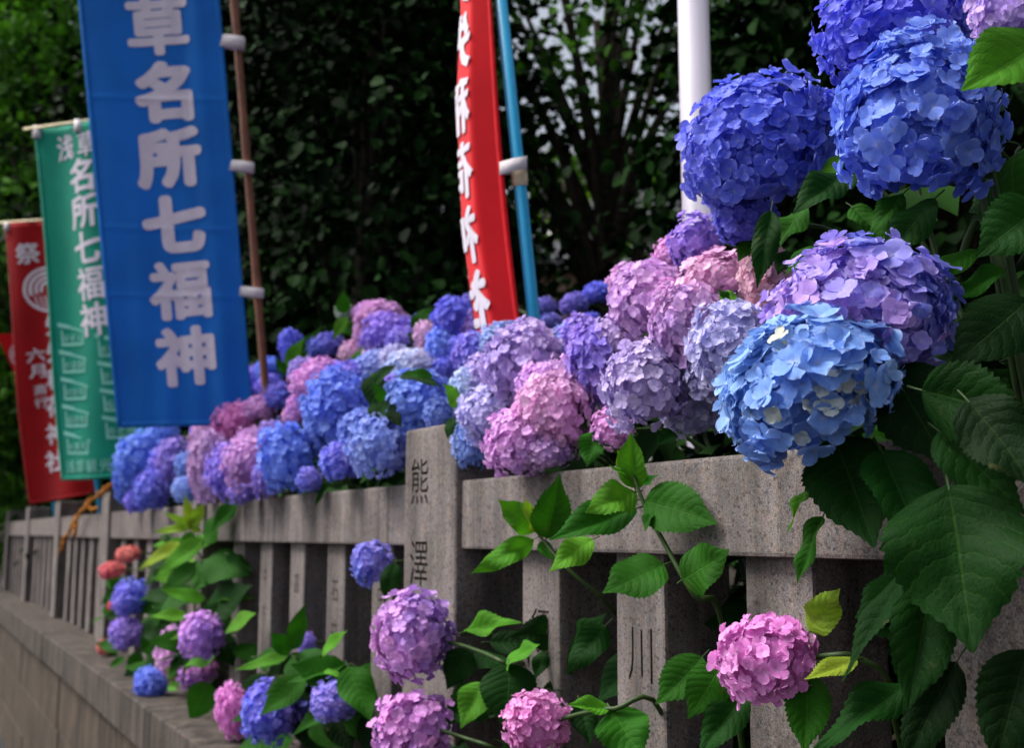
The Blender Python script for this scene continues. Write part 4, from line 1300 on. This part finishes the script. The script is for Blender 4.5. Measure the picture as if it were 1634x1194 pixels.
# ------------------------------------------------------------------ trees
def tree(base, label, height, cx, cy, rad, zlo, nclump, per, leaf, mat, seed, dens_face=0.4, group='trees behind the hydrangea bed', droop=0.3):
    rg = np.random.RandomState(seed)
    rd = random.Random(seed)
    base = Vector(base)
    t = thing('tree', base, label, 'tree', group)
    # trunk
    top = Vector((base.x + cx * 0.6, base.y + cy * 0.6, height * 0.82))
    pts = [base + Vector((0, 0, -0.1))] + [base.lerp(top, k / 6) + Vector((rd.uniform(-0.07, 0.07), rd.uniform(-0.07, 0.07), 0)) for k in range(1, 7)]
    r0 = 0.05 + height * 0.014
    V, F = tube_vf(pts, [r0 * (1.3 if k == 0 else 1 - 0.13 * k) for k in range(7)], 9)
    obj('trunk', mesh('trunk', V, F, M_bark, True), t)
    cc = Vector((base.x + cx, base.y + cy, (zlo + height) / 2))
    hz = (height - zlo) / 2
    # clump centres inside an uneven ellipsoid, thicker towards its outside
    cl = []
    while len(cl) < nclump:
        d = rg.normal(size=3); d /= np.linalg.norm(d)
        r = rg.uniform(0.25, 1.0) ** 0.45
        wob = 1 + 0.16 * math.sin(d[0] * 5 + seed) + 0.14 * math.sin(d[2] * 6 + d[1] * 4)
        cl.append((cc.x + d[0] * r * rad * wob, cc.y + d[1] * r * rad * wob, cc.z + d[2] * r * hz))
    cl = np.array(cl)
    # limbs to some clumps
    parts = []
    for k in range(0, nclump, max(1, nclump // 22)):
        e = Vector(cl[k])
        s = base.lerp(top, min(0.95, max(0.2, (e.z - base.z) / (height - base.z) * 0.75)))
        parts.append(tube_vf(bez(s, s.lerp(e, 0.4) + Vector((0, 0, 0.2)), s.lerp(e, 0.7) + Vector((0, 0, 0.15)), e, 5), [r0 * 0.35, r0 * .3, r0 * .24, r0 * .18, r0 * .12, r0 * .06], 5, False))
    V, F = join_vf(parts)
    obj('limbs', mesh('limbs', V, F, M_bark, True), t)
    n = nclump * per
    ci = np.repeat(np.arange(nclump), per)
    cs = rg.uniform(0.7, 1.35, nclump)[ci][:, None]
    off = rg.normal(size=(n, 3)) * np.array([0.23, 0.23, 0.13]) * cs
    P = cl[ci] + off
    P[:, 2] -= droop * (off[:, 0] ** 2 + off[:, 1] ** 2)
    P[:, 2] = np.maximum(P[:, 2], base.z + 0.1)
    # leaf axes: mostly flat, drooping outwards
    out = P - np.array(cc); out /= np.linalg.norm(out, axis=1)[:, None] + 1e-6
    ax = out * 0.5 + rg.normal(size=(n, 3)) * 0.7 + np.array([0, 0, -0.45]); ax /= np.linalg.norm(ax, axis=1)[:, None]
    nm = np.array([0, 0, 1.0]) + rg.normal(size=(n, 3)) * 0.45 + out * dens_face
    nm -= ax * (nm * ax).sum(1)[:, None]; nm /= np.linalg.norm(nm, axis=1)[:, None]
    sd = np.cross(ax, nm)
    L = (leaf * rg.uniform(0.65, 1.3, n))[:, None]
    K = [(0.0, 0.0, 0.0), (0.30, 0.36, 0.10), (0.72, 0.30, 0.06), (1.0, 0.0, -0.06), (0.72, -0.30, 0.06), (0.30, -0.36, 0.10)]
    VV = np.stack([P + ax * L * a + sd * L * b_ + nm * L * c for a, b_, c in K], 1).reshape(-1, 3)
    me = bpy.data.meshes.new('crown')
    me.vertices.add(6 * n); me.vertices.foreach_set('co', VV.astype(np.float32).ravel())
    ids = np.arange(n)[:, None] * 6
    qd = np.concatenate([ids + np.array([0, 1, 2, 3]), ids + np.array([0, 3, 4, 5])], 1).reshape(-1)
    me.loops.add(8 * n); me.loops.foreach_set('vertex_index', qd.astype(np.int32))
    me.polygons.add(2 * n)
    me.polygons.foreach_set('loop_start', np.arange(0, 8 * n, 4, dtype=np.int32))
    me.polygons.foreach_set('loop_total', np.full(2 * n, 4, dtype=np.int32))
    at = me.attributes.new('mixf', 'FLOAT', 'POINT')
    mv = np.clip(rg.uniform(0, 1, nclump)[ci] ** 2.6 * 0.8 + rg.uniform(0, 1, n) ** 2 * 0.3, 0, 1)
    at.data.foreach_set('value', np.repeat(mv, 6).astype(np.float32))
    me.materials.append(mat)
    me.update(calc_edges=True); me.validate()
    tag(obj('crown', me, t), kind='stuff')
    return t

def ground_at(px, d):
    p = atD(px, 850, d)
    return (p.x, p.y, SOIL)

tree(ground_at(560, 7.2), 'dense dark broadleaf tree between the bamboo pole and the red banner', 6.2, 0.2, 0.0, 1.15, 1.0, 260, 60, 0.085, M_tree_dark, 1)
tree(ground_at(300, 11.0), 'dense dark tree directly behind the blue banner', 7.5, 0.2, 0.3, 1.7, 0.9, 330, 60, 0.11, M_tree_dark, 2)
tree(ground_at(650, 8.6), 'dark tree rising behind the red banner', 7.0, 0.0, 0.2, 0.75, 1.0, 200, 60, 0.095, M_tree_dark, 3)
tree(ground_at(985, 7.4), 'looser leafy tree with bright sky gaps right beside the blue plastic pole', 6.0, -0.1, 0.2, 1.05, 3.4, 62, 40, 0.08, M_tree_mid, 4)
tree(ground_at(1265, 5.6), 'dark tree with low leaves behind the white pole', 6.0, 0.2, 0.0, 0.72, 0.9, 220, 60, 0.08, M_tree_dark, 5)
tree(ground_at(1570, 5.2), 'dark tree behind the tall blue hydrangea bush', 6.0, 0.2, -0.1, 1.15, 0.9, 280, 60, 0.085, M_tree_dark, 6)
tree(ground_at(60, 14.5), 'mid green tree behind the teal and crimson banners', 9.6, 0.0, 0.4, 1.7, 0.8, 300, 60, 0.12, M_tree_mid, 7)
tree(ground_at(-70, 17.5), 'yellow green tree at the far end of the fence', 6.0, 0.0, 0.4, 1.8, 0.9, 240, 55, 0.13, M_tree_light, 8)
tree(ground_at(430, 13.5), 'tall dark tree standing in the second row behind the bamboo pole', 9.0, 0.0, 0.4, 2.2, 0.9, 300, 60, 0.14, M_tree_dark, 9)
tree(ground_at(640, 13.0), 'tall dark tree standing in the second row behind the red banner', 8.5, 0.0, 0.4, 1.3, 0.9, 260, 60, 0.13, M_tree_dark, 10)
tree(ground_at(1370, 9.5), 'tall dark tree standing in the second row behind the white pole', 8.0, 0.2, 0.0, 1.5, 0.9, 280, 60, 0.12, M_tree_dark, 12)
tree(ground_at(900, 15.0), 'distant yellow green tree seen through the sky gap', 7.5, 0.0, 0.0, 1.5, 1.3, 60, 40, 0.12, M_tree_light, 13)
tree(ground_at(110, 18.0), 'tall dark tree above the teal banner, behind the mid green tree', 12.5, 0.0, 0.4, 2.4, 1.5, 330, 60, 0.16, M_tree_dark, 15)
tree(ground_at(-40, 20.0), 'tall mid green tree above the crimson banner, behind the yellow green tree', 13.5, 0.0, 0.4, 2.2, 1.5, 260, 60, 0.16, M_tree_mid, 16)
tree((2.0, -1.2, SOIL), 'unseen dark tree added to block sky light at the near end of the planting bed', 6.5, -0.6, 0.2, 1.7, 2.6, 220, 50, 0.11, M_tree_dark, 14)  # out of view; added to keep near-side sky light off fence and bushes

# ------------------------------------------------------------------ buildings glimpsed between the trees
def building(px, d, w, dp, h, label, wallm, roofm, eave=0.5, win=2, yaw=0.0):
    b = Vector(ground_at(px, d))
    t = thing('building', b, label, 'building')
    fwdh = Vector((FW.x, FW.y, 0)).normalized()
    M = Matrix.Translation(b) @ Matrix((RT, fwdh, Vector((0, 0, 1)))).transposed().to_4x4() @ Matrix.Rotation(yaw, 4, 'Z')
    obj('wall', bevel_box('wall', -w / 2, w / 2, 0, dp, -0.05, h, wallm, 0.01, 1), t, M)
    V = [(-w / 2 - eave, -eave, h), (w / 2 + eave, -eave, h), (w / 2 + eave, dp + eave, h), (-w / 2 - eave, dp + eave, h), (-w / 2 - eave, dp / 2, h + dp * 0.3), (w / 2 + eave, dp / 2, h + dp * 0.3)]
    V = V + [(x, y_, z + 0.12) for x, y_, z in V]
    F = [(0, 1, 5, 4), (2, 3, 4, 5), (6, 10, 11, 7), (8, 11, 10, 9), (0, 6, 7, 1), (2, 8, 9, 3), (0, 4, 10, 6), (4, 3, 9, 10), (1, 7, 11, 5), (5, 11, 8, 2)]
    obj('roof', mesh('roof', V, F, roofm), t, M)
    for i in range(win):
        x = -w / 2 + w * (i + 0.5) / win
        f = obj('window', bevel_box('window', x - 0.4, x + 0.4, -0.04, 0.03, h * 0.35, h * 0.75, M_wood, 0.005, 1), t, M)
        obj('pane', bevel_box('pane', x - 0.34, x + 0.34, -0.052, -0.038, h * 0.35 + 0.06, h * 0.75 - 0.06, M_glass, 0.003, 1), f, M)
    for s in (-1, 1):
        obj('corner_post', bevel_box('corner_post', s * w / 2 - 0.09, s * w / 2 + 0.09, -0.09, 0.09, -0.05, h, M_wood, 0.008, 1), t, M)
    return t
building(440, 14.5, 3.4, 3.0, 2.3, 'peach coloured low building glimpsed behind the bamboo pole', M_peach, M_tile, 0.4, 2)
building(872, 11.5, 0.85, 1.3, 3.45, 'small shrine hut with grey tiled roof and red brown posts behind the blue plastic pole', M_peach, M_tile, 0.14, 1)
building(1000, 24.0, 3.0, 4.0, 8.6, 'white plastered house glimpsed through the tree gap', M_plaster, M_tile, 0.5, 2)

# pale flowering shrub at the far end
plant('Z', (atX(14, 800, 0.5).x, atX(14, 800, 0.5).y, SOIL), 'far bush with small pale blue flowers at the left end of the fence', None, 'flowering_bush', 'bush')
for i in range(9):
    head('Z', R.uniform(-4, 36), R.uniform(745, 822), 7, 6, 0.45, 'PB', 'small')
zb = PLANTS['Z']['base']
fill_leaves('Z', 500, zb.x - 0.35, zb.x + 0.5, zb.y - 2.0, zb.y + 2.0, 0.7, 2.0, 0.07, 0.12, False, seed=31)
print('OBJECTS', len(bpy.data.objects), 'TRIS', sum(len(m.polygons) * 2 for m in bpy.data.meshes))
